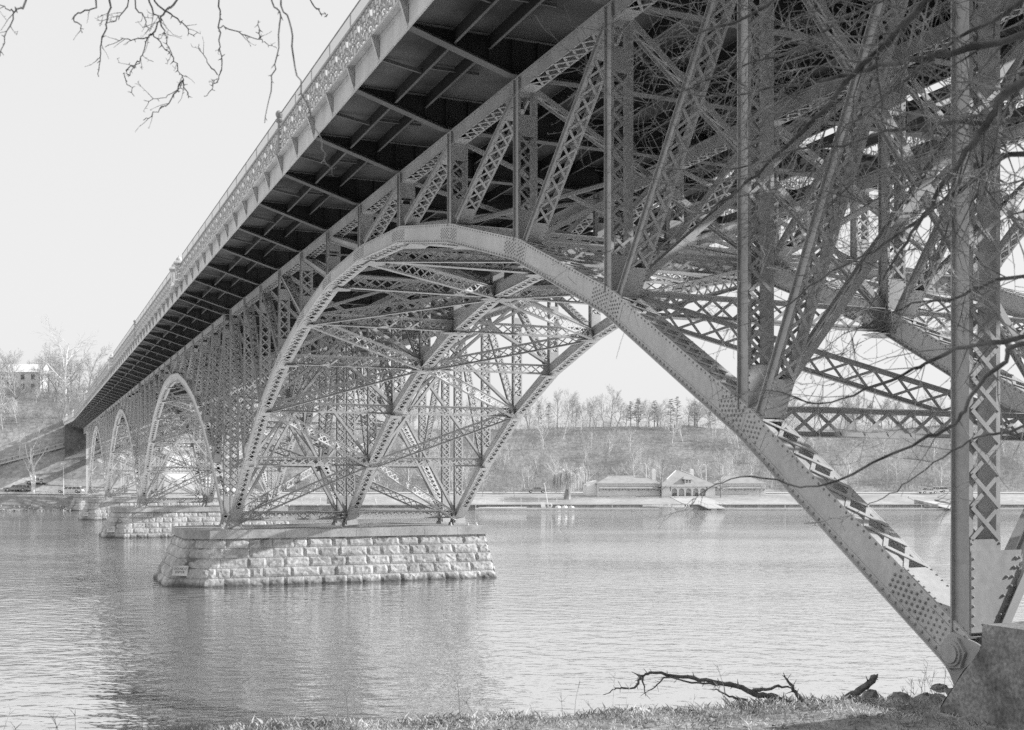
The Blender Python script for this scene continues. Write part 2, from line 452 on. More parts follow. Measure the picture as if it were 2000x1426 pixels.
def rib_top(N, k):
    return miter(N, k, RD)[1] if 0 < k < 12 else N[k][1]
struts_even = None
for i in range(4):
    N = rib_nodes(i)
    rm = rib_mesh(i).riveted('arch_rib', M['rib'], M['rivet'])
    # ---- the members of one truss (shared by the three trusses)
    parts = []
    chord = MB()
    c0 = (N[0][0]-(.18), chord_top(N[0][0])-.17); c1 = (N[12][0]+.18, chord_top(N[12][0])-.17)
    for s in (-1, 1):
        tt = sorted((s*.20, s*.184)); ribbon(chord, [c0, c1], -.17, .17, tt[0], tt[1])
        tt = sorted((s*.2001, s*.21)); ribbon(chord, [c0, c1], .10, .17, tt[0], tt[1])
        tt = sorted((s*.20, s*.27)); ribbon(chord, [c0, c1], .158, .172, tt[0], tt[1])
        tt = sorted((s*.20, s*.225)); ribbon(chord, [c0, c1], -.172, -.158, tt[0], tt[1])
    ribbon(chord, [c0, c1], .173, .186, -.27, .27)
    for k in range(12):
        p, q = (N[k][0], chord_top(N[k][0])-.17), (N[k+1][0], chord_top(N[k+1][0])-.17)
        a, b = lerp(p, q, .17), lerp(p, q, .86)
        lacing(chord, a, b, -.177, .19, .5, .065, .012, (0, 0, -1))
        ribbon(chord, [p, a], -.187, -.175, -.2, .2); ribbon(chord, [b, q], -.187, -.175, -.2, .2)
        if i == 0:
            for j in range(24):
                c = pt_off(p, q, (j+.5)/24, .135); chord.dome((-.21, c[0], c[1]), (-1, 0, 0), .016, .012)
                c = pt_off(p, q, (j+.5)/24, -.172); chord.dome((-.215, c[0], c[1]), (0, 0, -1), .016, .012)
            for sx in (.35, .42, .49, .56, -.35, -.42, -.49, -.56):
                for off in (-.07, 0, .06):
                    c = pt_off(p if sx > 0 else q, q if sx > 0 else (q[0]+1, q[1]), sx/P if sx > 0 else sx, off)
                    chord.dome((-.2001, c[0], c[1]), (-1, 0, 0), .015, .012)
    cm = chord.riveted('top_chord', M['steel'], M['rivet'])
    pm = []
    for k in range(13):
        mb = MB(); a = N[k][0]
        zb = rib_top(N, k)-.02 if 0 < k < 12 else N[k][1]+(.28 if i == 0 and k == 0 else .1)
        zt = chord_top(a)-.012
        laced_member(mb, (a, zb), (a, zt), .215, .33, .055, plates=(1.25 if k in (0, 12) else .75, .55), gap=.95 if zt-zb > 3 else .3,
                     riv=.2 if (i == 0 and k < 7) else 0)
        if i == 0 and k == 0:                         # flared gusset at the foot of the end post
            mb.extrude([(-.26, zb+.02), (.42, zb+.02), (.62, zb+1.1), (-.26, zb+1.1)], 1, a-.196, a-.184)
            for q in range(8):
                for t_ in (-.24, .3+.03*q, .2+.03*q if q in (1, 3, 5) else .36+.03*q): mb.dome((t_, a-.196, zb+.12+.125*q), (0, -1, 0), .024, .03)
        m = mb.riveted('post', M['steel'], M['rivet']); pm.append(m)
    dm = []
    for kb, kt in [(k, k-1) for k in range(1, 7)]+[(k, k+1) for k in range(6, 12)]:
        mb = MB(); sgn = 1 if kt > kb else -1
        p = (N[kb][0]+sgn*.42, rib_top(N, kb)+(.02 if abs(kb-6) < 3 else (-.15 if (kb < 6) == (sgn < 0) else .1)))
        q = (N[kt][0]-sgn*.25, chord_top(N[kt][0])-.36)
        laced_member(mb, p, q, .172, .23, .048, plates=(.7, .45), gap=.3, riv=.24 if (i == 0 and kb < 7) else 0)
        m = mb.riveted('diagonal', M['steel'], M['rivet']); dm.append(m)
    for j in range(3):
        rib = bpy.data.objects.new('arch_rib', rm); COL.objects.link(rib); rib.parent = bridge; rib.location = (T+j*W, 0, 0)
        for nm, ms in (('top_chord', [cm]), ('post', pm), ('diagonal', dm)):
            for m in ms:
                o = bpy.data.objects.new(nm, m); COL.objects.link(o); o.parent = rib
    # ---- bracing between the trusses
    lead = MB(); lattice(lead, (T+.28, N[12][0], N[12][1]+.1), (T+2*W-.28, N[12][0], N[12][1]+.1), .5, .34, .5, bw=.065)
    br = lead.build('lateral_bracing', M['brace'], bridge)
    lead = MB(); lattice(lead, (T+.28, N[0][0], N[0][1]+.1), (T+2*W-.28, N[0][0], N[0][1]+.1), .5, .34, .5, bw=.065)
    lead.build('lattice_strut', M['brace'], br)
    for j in range(2):
        t0, t1 = T+j*W+.235, T+(j+1)*W-.235
        for k in range(1, 12):
            mb = MB(); a, z = N[k][0], N[k][1]
            lattice(mb, (t0, a, z), (t1, a, z), .52, .32, .52, bw=.065)
            for t, s in ((t0, 1), (t1, -1)):        # gusset plates on the rib's underside
                mb.extrude([(t-s*.2, a-.55), (t-s*.2, a+.55), (t+s*.5, a+.2), (t+s*.5, a-.2)], 2, z-.36, z-.345)
            mb.build('lattice_strut', M['brace'], br)
        for k in range(12):
            n0, n1 = (k, k+1)
            # zigzag: even nodes of outer trusses meet odd nodes of the middle truss
            ev, od = (n0, n1) if n0 % 2 == 0 else (n1, n0)
            e_t, o_t = (t0, t1) if j == 0 else (t1, t0)
            mb = MB()
            pe = (e_t, N[ev][0]+(.3 if od > ev else -.3), N[ev][1]+(-.1)); po = (o_t, N[od][0]-(.3 if od > ev else -.3), N[od][1]-.1)
            lattice(mb, pe, po, .5, .2, .52, bw=.055)
            mb.build('lattice_diagonal', M['brace'], br)
        for k in range(13):
            a = N[k][0]; zl = N[k][1]+.3 if k in (0, 12) else rib_top(N, k)+.05; zu = chord_top(a)-.25
            if zu-zl < .8: continue
            for (z0, z1, da) in ((zl, zu, -.09), (zu, zl, .09)):
                mb = MB(); p, q = (t0, a+da, z0), (t1, a+da, z1)
                if zu-zl > 3.2: lattice(mb, p, q, .3, .14, .45, (0, 1, 0), .05)
                else: mb.bar(p, q, .1, .1); mb.bar(p, q, .02, .16)
                mb.build('sway_brace', M['brace'], br)

# ---- shoes under every pin
def shoe():
    mb = MB()
    mb.box(-.5, -.55, -.62, .5, .55, -.55)
    mb.box(-.42, -.48, -.55, .42, .48, -.49)
    mb.hexa([(-.33, -.42, -.49), (.33, -.42, -.49), (.33, .42, -.49), (-.33, .42, -.49),
             (-.31, -.28, -.02), (.31, -.28, -.02), (.31, .28, -.02), (-.31, .28, -.02)])
    for s in (-1, 1):
        for y in (-.3, -.1, .1, .3):
            mb.hexa([(s*.33, y-.02, -.49), (s*.48, y-.02, -.49), (s*.48, y+.02, -.49), (s*.33, y+.02, -.49),
                     (s*.31, y-.02, -.05), (s*.36, y-.02, -.05), (s*.36, y+.02, -.05), (s*.31, y+.02, -.05)])
        mb.tube([(s*.3, 0, .02), (s*.42, 0, .02)], [.16, .16], 12)
        for y in (-.45, .45):
            mb.dome((s*.45, y, -.55), (0, 0, 1), .05, .12)
    return mb
sm = shoe().mesh('bearing_shoe'); sm.materials.append(M['steel'])
for i in range(4):
    for k in (0, 12):
        if i == 0 and k == 0: continue
        for j in range(3):
            N = rib_nodes(i)
            o = bpy.data.objects.new('bearing_shoe', sm); COL.objects.link(o); o.parent = bridge
            o.location = (T+j*W, N[k][0], N[k][1]); o.rotation_euler = (0, 0, 0)
# abutment shoes with big hexagonal pin nuts
for j in range(3):
    N = rib_nodes(0); mb = MB(); c = (N[0][0]+.09, N[0][1])
    d = vnorm((0, P, HK[1]-HK[0])); ax = (d[1], d[2]); nx = (-ax[1], ax[0])
    def q2(u, w): return (c[0]+ax[0]*u+nx[0]*w, c[1]+ax[1]*u+nx[1]*w)
    for s in (-1, 1):
        t0, t1 = sorted((s*.249, s*.275))
        mb.extrude([q2(.26, -.1), q2(.2, .2), q2(.05, .26), q2(-.2, .36), q2(-.8, .52), q2(-.8, -.5), q2(-.4, -.46), q2(-.1, -.3), q2(.1, -.24)][::s], 0, t0, t1)
        t0, t1 = sorted((s*.275, s*.32))
        hx = [q2(.23*cos(pi/3*n+.3), .23*sin(pi/3*n+.3)) for n in range(6)]
        mb.extrude(hx, 0, t0, t1)
        mb.tube([(s*.32, c[0], c[1]), (s*.35, c[0], c[1])], [.175, .17], 18)
        mb.tube([(s*.35, c[0], c[1]), (s*.375, c[0], c[1])], [.13, .13], 18)
        for u, w in ((-.3, .38), (-.42, .44), (-.25, -.38), (-.38, -.46), (-.33, .2), (-.38, -.2)):
            p2 = q2(u, w); mb.dome((s*.275, p2[0], p2[1]), (s, 0, 0), .02, .018)
    p0, p1 = q2(-.2, -.46), q2(-.62, -.53)
    mb.bar((-.3, p0[0], p0[1]), (-.3, p1[0], p1[1]), .14, .03, (0, nx[0], nx[1]))
    o = mb.build('bearing_shoe', M['steel'], bridge, (T+j*W, 0, 0)); recalc(o)

# ---- deck: slab, floor beams, stringers
TIP = 3.12
AEND = A0+49.5*P; AFAR = 297.0
def tip_l(a): return T-TIP-(1.15*smooth((a-AEND)/(AFAR-AEND)) if a > AEND else 0)
TR = T+2*W+TIP
SLAB = 23.5                       # beyond this the old trolley deck is gone and the beams stand open
sta = [-45, -20, A0]+[A0+SPAN*i+12*P for i in range(4)]+[AEND+8, AEND+16, AEND+24, AFAR]
mb = MB()
for a, b in zip(sta, sta[1:]):
    za, zb = chord_top(a)+1.0, chord_top(b)+1.0
    mb.hexa([(tip_l(a)+.02, a, za), (SLAB, a, za), (SLAB, b, zb), (tip_l(b)+.02, b, zb),
             (tip_l(a)+.02, a, za+.42), (SLAB, a, za+.42), (SLAB, b, zb+.42), (tip_l(b)+.02, b, zb+.42)])
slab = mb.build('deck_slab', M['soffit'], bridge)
fb = []
ks = [A0+SPAN*i+k*P for i in range(4) for k in range(13)]
for n, a in enumerate([A0-2*P, A0-P]+ks+[AEND+6, AEND+12, AEND+18, AEND+24, AEND+30]):
    z = chord_top(a); mb = MB(); tl = tip_l(a); i0, i1 = T-.45, T+2*W+.45
    poly = [(tl+.03, z+.87), (i0, z+.05), (i1, z+.05), (TR-.03, z+.87), (TR-.03, z+.985), (tl+.03, z+.985)]
    mb.extrude(poly, 1, a-.012, a+.012)
    for (p, q) in (((tl+.03, z+.862), (i0, z+.042)), ((i0, z+.042), (i1, z+.042)), ((i1, z+.042), (TR-.03, z+.862))):
        mb.bar((p[0], a, p[1]), (q[0], a, q[1]), .30, .02)
        mb.bar((p[0], a, p[1]+.06), (q[0], a, q[1]+.06), .05, .1)
    mb.bar((tl+.05, a, z+.975), (TR-.05, a, z+.975), .26, .018)
    for t in [T-1.95, T-1.0, T-.35, T+.35]+[T+j*W/6 for j in range(2, 12, 2)]:
        if t > tl+.5:
            zb2 = z+.05+max(0, (T-.45-t)/(T-.45-tl))*.82
            mb.box(t-.03, a-.06, zb2+.01, t+.03, a+.06, z+.96)
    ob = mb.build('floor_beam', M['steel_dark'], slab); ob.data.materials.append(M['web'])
    for q in list(range(8))+list(range(50, len(ob.data.polygons))): ob.data.polygons[q].material_index = 1
    fb.append(ob)
for t in [T-1.95, T-1.0]+[T+.02+j*W/6 for j in range(1, 12)]+[T+2*W+1.0, T+2*W+1.95]:
    mb = MB(); a, b = -45, AEND; za, zb = chord_top(a), chord_top(b)
    mb.bar((t, a, za+.80), (t, b, zb+.80), .014, .36)
    mb.bar((t, a, za+.62), (t, b, zb+.62), .065, .02)
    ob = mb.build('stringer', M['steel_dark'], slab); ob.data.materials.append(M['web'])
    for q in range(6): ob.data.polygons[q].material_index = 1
# thin cross ties and small diagonals between stringers under the cantilever
for i, a in enumerate(ks[:-1]):
    if ks[i+1]-a < 3: continue
    am = a+P/2; z = chord_top(am); mb = MB()
    mb.bar((T-TIP+.05, am, z+.93), (T-1.95, am, z+.74), .07, .09); mb.bar((T-1.95, am, z+.9), (T-.3, am, z+.9), .06, .08)
    mb.build('cross_tie', M['steel_dark'], slab)

# ---- fascia girders with brackets, railings
def scroll_panel(L):
    mb = MB(); th = .055; dp = .03
    def poly(pts):
        for p, q in zip(pts, pts[1:]): mb.bar((0, p[0], p[1]), (0, q[0], q[1]), dp, th, (0, q[0]-p[0] and -(q[1]-p[1]) or 1, (q[0]-p[0])))
    n = 8; w = L/n
    def spiral(cx, cz, r0, r1, a0, a1, m=9):
        poly([(cx+(r0+(r1-r0)*j/m)*cos(a0+(a1-a0)*j/m), cz+(r0+(r1-r0)*j/m)*sin(a0+(a1-a0)*j/m)) for j in range(m+1)])
    for c in range(n):
        x = (c+.5)*w; f = 1 if c % 2 == 0 else -1
        spiral(x-.15*f, .22, .15, .03, 0 if f > 0 else pi, f*3.6*pi/1.3+(0 if f > 0 else pi), 13)
        spiral(x+.15*f, .46, .16, .03, pi if f > 0 else 0, f*3.3*pi/1.3+(pi if f > 0 else 0), 13)
        spiral(x-.14*f, .72, .15, .03, 0 if f > 0 else pi, f*3.4*pi/1.3+(0 if f > 0 else pi), 12)
        spiral(x+.18*f, .78, .1, .02, 0, 4, 7); spiral(x+.2*f, .16, .1, .02, 1, 5.5, 7); spiral(x-.2*f, .5, .09, .02, 2, 7, 7)
        poly([(x+.0, .08), (x+.04*f, .3), (x-.04*f, .55), (x+.03*f, .92)])
        poly([(x-w/2+.06, .08), (x-w/2+.12, .35), (x-w/2+.02, .62), (x-w/2+.1, .92)])
        for zz in (.1, .34, .58, .84):
            mb.dome((-.012, x+.25*f, zz), (-1, 0, 0), .045, .03); mb.dome((-.012, x-.26*f, zz+.06), (-1, 0, 0), .04, .03)
    return mb
pan = scroll_panel(P).mesh('scroll_panel'); pan.materials.append(M['rail'])
def pylon():
    mb = MB()
    mb.box(-.42, -.42, -.55, .42, .42, -.05); mb.box(-.36, -.36, -.05, .36, .36, 1.45)
    mb.box(-.44, -.44, 1.45, .44, .44, 1.55); mb.box(-.5, -.5, 1.55, .5, .5, 1.7); mb.box(-.32, -.32, 1.7, .32, .32, 1.82)
    for s in (-1, 1):
        mb.box(s*.375-.015, -.2, .25, s*.375+.015, .2, 1.2)
    mb.box(-.2, -.375-.015, .25, .2, -.36, 1.2)
    mb.lathe((0, 0, 1.82), [(.3, 0), (.33, .08), (.3, .2), (.2, .33), (.08, .4), (.05, .46), (.07, .5), (.02, .58)], 12)
    return mb
pym = pylon().mesh('rail_pylon'); pym.materials.append(M['pylon'])
def standard():
    mb = MB()
    mb.lathe((0, 0, 0), [(.17, 0), (.17, .2), (.1, .26), (.09, .9), (.15, .95), (.15, 1.02), (.08, 1.06), (.07, 1.3), (.15, 1.36),
                         (.18, 1.42), (.08, 1.46), (.06, 1.5), (.12, 1.54), (.16, 1.63), (.16, 1.7), (.11, 1.79), (.03, 1.83)], 12)
    return mb
stm = standard().mesh('lamp_standard'); stm.materials.append(M['rail'])
for side in (0, 1):
    mb = MB(); sg = -1 if side == 0 else 1
    tt = (lambda a: tip_l(a)) if side == 0 else (lambda a: TR)
    for a, b in zip(sta, sta[1:]):
        for (z0, z1, o0, o1) in ((.84, 1.52, 0, .02), (.822, .8385, -.015, .035), (1.522, 1.56, -.1, .22), (1.40, 1.515, .0205, .032), (.842, .94, .0205, .032)):
            za, zb = chord_top(a), chord_top(b); ta, tb = tt(a), tt(b)
            x = sorted((sg*o0, sg*o1))
            mb.hexa([(ta+x[0], a, za+z0), (ta+x[1], a, za+z0), (tb+x[1], b, zb+z0), (tb+x[0], b, zb+z0),
                     (ta+x[0], a, za+z1), (ta+x[1], a, za+z1), (tb+x[1], b, zb+z1), (tb+x[0], b, zb+z1)])
    fas = mb.build('fascia_girder', M['fascia'], bridge)
    if side == 0:
        mb = MB()
        for y in (-.016, .016):
            pass
        mb.extrude([(.0, .0), (-.03, 0), (-.23, .62), (-.23, .67), (0, .67)], 1, -.012, .012)
        mb.bar((-.03, 0, .0), (-.23, 0, .62), .09, .014, (1, 0, .3)); mb.box(-.26, -.07, .66, -.02, .07, .69)
        mb.box(-.05, -.06, .0, -.033, .06, .66)
        bk = mb.mesh('bracket'); bk.materials.append(M['fascia'])
        stats = []
        for i in range(4):
            for k in range(25): stats.append(A0+SPAN*i+k*P/2)
        stats = stats[:99]
        for a in stats:
            o = bpy.data.objects.new('bracket', bk); COL.objects.link(o); o.parent = fas
            o.location = (tt(a), a, chord_top(a)+.845)
    # railing: rails and small blocks in one mesh, then the panels
    mb = MB(); zr = 1.56
    for a, b in zip(sta, sta[1:]):
        for (z0, z1, w) in ((zr+.11, zr+.15, .05), (zr+1.02, zr+1.09, .09)):
            za, zb = chord_top(a), chord_top(b); ta, tb = tt(a)+sg*.1, tt(b)+sg*.1
            mb.hexa([(ta-w/2, a, za+z0), (ta+w/2, a, za+z0), (tb+w/2, b, zb+z0), (tb-w/2, b, zb+z0),
                     (ta-w/2, a, za+z1), (ta+w/2, a, za+z1), (tb+w/2, b, zb+z1), (tb-w/2, b, zb+z1)])
    a = -5.0
    while a < AFAR:
        z = chord_top(a); x = tt(a)+sg*.1
        mb.box(x-.05, a-.1, z+zr, x+.05, a+.1, z+zr+.12)
        mb.box(x-.03, a-.03, z+zr+.1, x+.03, a+.03, z+zr+1.03)
        a += P/4 if side == 0 else P/2
    rl = mb.build('railing', M['rail'], bridge)
    for i in range(4):
        for k in range(12):
            a = A0+SPAN*i+k*P
            o = bpy.data.objects.new('scroll_panel', pan); COL.objects.link(o); o.parent = rl
            o.location = (tt(a)+sg*.1, a, chord_top(a)+zr+.1); o.rotation_euler = (math.atan(GR), 0, 0)
        for k in (12.02, 12.48):
            if i < 3:
                a = A0+SPAN*i+k*P; o = bpy.data.objects.new('rail_pylon', pym); COL.objects.link(o); o.parent = rl
                o.location = (tt(a)+sg*.18, a, chord_top(a)+zr+.12); o.scale = (.64, .64, .62)
        a = A0+SPAN*i+6*P; o = bpy.data.objects.new('lamp_standard', stm); COL.objects.link(o); o.parent = rl
        o.location = (tt(a)+sg*.14, a, chord_top(a)+zr); o.scale = (.9, .9, .9)
    for a in (AEND+2, AEND+22):
        o = bpy.data.objects.new('rail_pylon', pym); COL.objects.link(o); o.parent = rl
        o.location = (tt(a)+sg*.1, a, chord_top(a)+zr+.1); o.scale = (.7, .7, .65)
    # chain link extension on top of the rail
    for i in range(5):
        a, b = (A0+SPAN*i+.6, A0+SPAN*i+12*P-.6) if i < 4 else (-5, A0-.2)
        mb = MB(); za, zb = chord_top(a)+zr+1.09, chord_top(b)+zr+1.09; x = tt(a)+sg*.08
        mb.quad((x, a, za), (x, b, zb), (x, b, zb+.46), (x, a, za+.46))
        fe = mb.build('mesh_fence', M['mesh'], rl)
        mb = MB()
        mb.bar((x, a, za+.47), (x, b, zb+.47), .03, .03)
        n = max(2, round((b-a)/(P/2)))
        for j in range(n+1):
            y = a+(b-a)*j/n; z = za+(zb-za)*j/n; mb.box(x-.016, y-.016, z-.02, x+.016, y+.016, z+.49)
        mb.build('fence_frame', M['rail'], fe)
# ---- approach girder span on slender columns at the far side
mb = MB()
for j in range(3):
    a, b = AEND+.3, AFAR; za, zb = chord_top(a), chord_top(b); t = T+j*W
    mb.bar((t, a, za-.55), (t, b, zb-.55), .03, 1.3); mb.bar((t, a, za-1.2), (t, b, zb-1.2), .36, .04); mb.bar((t, a, za+.07), (t, b, zb+.07), .36, .04)
    n = 14
    for q in range(n):
        y = a+(b-a)*q/n; mb.box(t-.09, y-.02, chord_top(y)-1.15, t+.09, y+.02, chord_top(y)+.02)
ag = mb.build('approach_girder', M['steel'], bridge)
for j in range(3):
    for a in (AEND+7, AEND+14):
        mb = MB(); mb.box(T+j*W-.16, a-.16, 2.0, T+j*W+.16, a+.16, chord_top(a)-1.22)
        mb.box(T+j*W-.3, a-.3, 2.0, T+j*W+.3, a+.3, 2.4)
        mb.build('column', M['steel'], ag)

# ================================================================== PIERS
def stone_face(mb, back, A0_, B0_, A1_, B1_, ncourse, seed, avg=1.05):
    """rock-faced courses on a battered face, A->B along the base (0) and the top (1), outward normal to the right of A->B"""
    rng = random.Random(seed)
    u = vsub(B0_, A0_); up = vsub(A1_, A0_); n = vnorm(vcross(u, up))
    back.quad(vsub(A0_, vmul(n, .05)), vsub(B0_, vmul(n, .05)), vsub(B1_, vmul(n, .05)), vsub(A1_, vmul(n, .05)))
    for c in range(ncourse):
        v0, v1 = c/ncourse, (c+1)/ncourse
        a, b = lerp(A0_, A1_, (v0+v1)/2), lerp(B0_, B1_, (v0+v1)/2); L = vlen(vsub(b, a))
        cuts = [0.0]
        x = rng.uniform(.4, 1.0)*avg
        while x < L-.45*avg: cuts.append(x/L); x += avg*rng.uniform(.55, 1.75)
        cuts.append(1.0)
        for s0, s1 in zip(cuts, cuts[1:]):
            jw = .008/L; jh = .003
            gx = max(3, int((s1-s0)*L/.16)); gy = 4; k = len(mb.v)
            bulge = rng.uniform(.0, .06); tx, ty = rng.uniform(-.035, .035), rng.uniform(-.025, .025)
            kx, ky = rng.uniform(.25, .75), rng.uniform(.3, .7)
            for iy in range(gy+1):
                for ix in range(gx+1):
                    fx, fy = ix/gx, iy/gy
                    s = s0+jw+(s1-s0-2*jw)*fx; v = v0+jh+(v1-v0-2*jh)*fy
                    p = lerp(lerp(A0_, B0_, s), lerp(A1_, B1_, s), v)
                    edge = ix in (0, gx) or iy in (0, gy)
                    d = -.025 if edge else bulge+tx*(fx-.5)*2+ty*(fy-.5)*2+rng.uniform(-.028, .028)+(.03 if (fx > kx) == (fy > ky) else 0)
                    if not edge and (ix in (1, gx-1) or iy in (1, gy-1)): d = d*.85+.01
                    if edge: pass
                    mb.v.append(vadd(p, vmul(n, d)))
            for iy in range(gy):
                for ix in range(gx):
                    o = k+iy*(gx+1)+ix
                    if rng.random() < .5:
                        mb.f.append((o, o+1, o+gx+2)); mb.f.append((o, o+gx+2, o+gx+1))
                    else:
                        mb.f.append((o, o+1, o+gx+1)); mb.f.append((o+1, o+gx+2, o+gx+1))
PH = CAMZ-2.30-.62                # top of the pier cap
def text_mesh(body, size, name='lettering'):
    cu = bpy.data.curves.new(name, 'FONT'); cu.body = body; cu.size = size; cu.align_x = 'CENTER'; cu.align_y = 'CENTER'; cu.extrude = .004; cu.space_line = .95
    o = bpy.data.objects.new(name, cu); COL.objects.link(o)
    dg = bpy.context.evaluated_depsgraph_get(); me = bpy.data.meshes.new_from_object(o.evaluated_get(dg))
    COL.objects.unlink(o); bpy.data.objects.remove(o); return me
from mathutils import Matrix, Vector
PIERL = ['nearest rock-faced stone pier with granite cap standing in the river', 'second stone pier from the camera, partly behind the nearest pier',
         'third stone pier in the river, small and far off beside the far bank', 'low bank pier at the far waterline under the last arch']
for i in range(4):
    ac = A0+SPAN*i+12.25*P
    root = thing('stone_pier', PIERL[i], 'bridge pier', B(T+W, ac, 0), ALPHA)
    hw = 4.55; tl, tr = -1.94-W, W+.92
    zt = PH-.5; zb = -.06
    # plan outlines (local x across the bridge, y along it), top and base
    top = [(tr-.15, -hw+.18), (tl+.05, -hw+.18), (tl-1.15, -hw+1.25), (tl-1.15, hw-1.25), (tl+.05, hw-.18), (tr-.15, hw-.18)]
    bs = [(tr+.45, -hw-.38), (tl-.18, -hw-.38), (tl-2.5, -hw+1.2), (tl-2.5, hw-1.2), (tl-.18, hw+.38), (tr+.45, hw+.38)]
    st = MB(); bk = MB(); n = len(top)
    for j in range(n):
        k = (j+1) % n
        # stones from right to left seen from outside -> order so that the normal points out
        stone_face(st, bk, (bs[k][0], bs[k][1], zb), (bs[j][0], bs[j][1], zb), (top[k][0], top[k][1], zt), (top[j][0], top[j][1], zt), 5 if i < 3 else 5, 31*i+j)
    bodyp = st.build('masonry', M['stone'], root)
    bk.build('joint_bed', M['joint'], bodyp)
    cp = MB(); ov = .22
    cpo = [(tr+.08, -hw), (tl, -hw), (tl-1.32, -hw+1.17), (tl-1.32, hw-1.17), (tl, hw), (tr+.08, hw)]
    for j in range(n):                                     # cap stones: butt-jointed blocks along each side
        k = (j+1) % n; p, q = cpo[j], cpo[k]; L = sqrt((q[0]-p[0])**2+(q[1]-p[1])**2); m = max(1, round(L/2.2))
        d = ((q[0]-p[0])/L, (q[1]-p[1])/L); nx = (d[1], -d[0])
        cen = (tr-9, 0)
        for b in range(m):
            u0, u1 = L*b/m+(.008 if b else 0), L*(b+1)/m-(.008 if b < m-1 else 0)
            w = .7
            a_, b_ = (p[0]+d[0]*u0, p[1]+d[1]*u0), (p[0]+d[0]*u1, p[1]+d[1]*u1)
            i0 = lerp(a_, (max(tl+.6, min(tr-.7, a_[0])), max(-hw+.8, min(hw-.8, a_[1]))), 1); i1 = lerp(b_, (max(tl+.6, min(tr-.7, b_[0])), max(-hw+.8, min(hw-.8, b_[1]))), 1)
            cp.extrude([a_, b_, i1, i0], 2, zt, PH)
    cp.extrude([(tr-.65, -hw+.78), (tl+.55, -hw+.78), (tl-.4, -hw+1.7), (tl-.4, hw-1.7), (tl+.55, hw-.78), (tr-.65, hw-.78)], 2, zt+.01, PH-.012)
    recalc(cp.build('granite_cap', M['cap'], root))
    for tx in (-W, 0, W):                                  # anchor bolts
        for dx, dy in ((-.9, -2.4), (.9, -2.4), (.2, -2.6)):
            b = MB(); b.lathe((tx+dx, dy, PH), [(.09, 0), (.09, .05), (.05, .07), (.04, .2), (.01, .21)], 8); b.build('anchor_bolt', M['white'], root)
    if i < 3:                                              # whitewashed notice on the cutwater
        e0, e1 = (bs[1][0], bs[1][1], zb), (bs[2][0], bs[2][1], zb); f0, f1 = (top[1][0], top[1][1], zt), (top[2][0], top[2][1], zt)
        vmid = .345
        p0 = lerp(e0, f0, vmid); p1 = lerp(e1, f1, vmid); c = lerp(p0, p1, .74)
        xd = vnorm(vsub(p0, p1)); up = vnorm(vsub(lerp(p0, p1, .5), lerp(e0, e1, .5))); nn = vnorm(vcross(xd, up)); up = vcross(nn, xd)
        c = vadd(c, vmul(nn, .16))
        sgn = MB(); w2, h2 = .47, .3
        sgn.hexa([vadd(vadd(c, vmul(xd, a*w2)), vadd(vmul(up, b*h2), vmul(nn, e))) for e in (-.12, 0) for a, b in ((-1, -1), (1, -1), (1, 1), (-1, 1))])
        so = sgn.build('notice_board', M['signface'], root)
        me = text_mesh('DO NOT\nENTER', .21); me.materials.append(M['letter'])
        to = bpy.data.objects.new('lettering', me); COL.objects.link(to); to.parent = so
        mw = Matrix(((xd[0], up[0], nn[0], c[0]+nn[0]*.006), (xd[1], up[1], nn[1], c[1]+nn[1]*.006), (xd[2], up[2], nn[2], c[2]+nn[2]*.006), (0, 0, 0, 1)))
        to.matrix_local = mw
# ---- near abutment pedestal
root = thing('concrete_pedestal', 'weathered concrete abutment block holding the pin shoes on the near bank', 'abutment', (0, 0, 0), ALPHA)
mb = MB(); rng = random.Random(4)
prof = [(10.64, CAMZ-1.72), (10.66, CAMZ-2.02), (11.0, CAMZ-2.42), (11.38, CAMZ-2.92), (11.75, CAMZ-3.5), (11.8, CAMZ-5.2)]
def pedestal(t0, t1):
    nt = max(3, int((t1-t0)/.25)); k = len(mb.v)
    pr = []
    for p, q in zip(prof, prof[1:]):
        m = 4
        for j in range(m): pr.append(lerp(p, q, j/m))
    pr.append(prof[-1])
    pr = [(8.2, CAMZ-1.72), (9.4, CAMZ-1.72)]+pr
    for a, z in pr:
        for j in range(nt+1):
            mb.v.append((t0+(t1-t0)*j/nt, a+rng.uniform(-.03, .03), z+rng.uniform(-.02, .02)))
    for i in range(len(pr)-1):
        for j in range(nt):
            o = k+i*(nt+1)+j; mb.f.append((o, o+1, o+nt+2, o+nt+1))
    for t in (t0, t1):
        kk = len(mb.v); mb.v += [(t, a, z) for a, z in pr]+[(t, 8.2, CAMZ-5.2)]
        mb.f.append(tuple(range(kk, kk+len(pr)+1)))
pedestal(T-1.09, T+2*W+.9)
recalc(mb.build('pedestal_block', M['concrete'], root))
mb = MB(); mb.box(T-.79, 9.4, CAMZ-1.72, T-.39, 9.8, CAMZ-1.66); mb.box(T-.66, 9.53, CAMZ-1.66, T-.52, 9.67, CAMZ+3.4)
mb.build('iron_upright', M['steel_dark'], root)
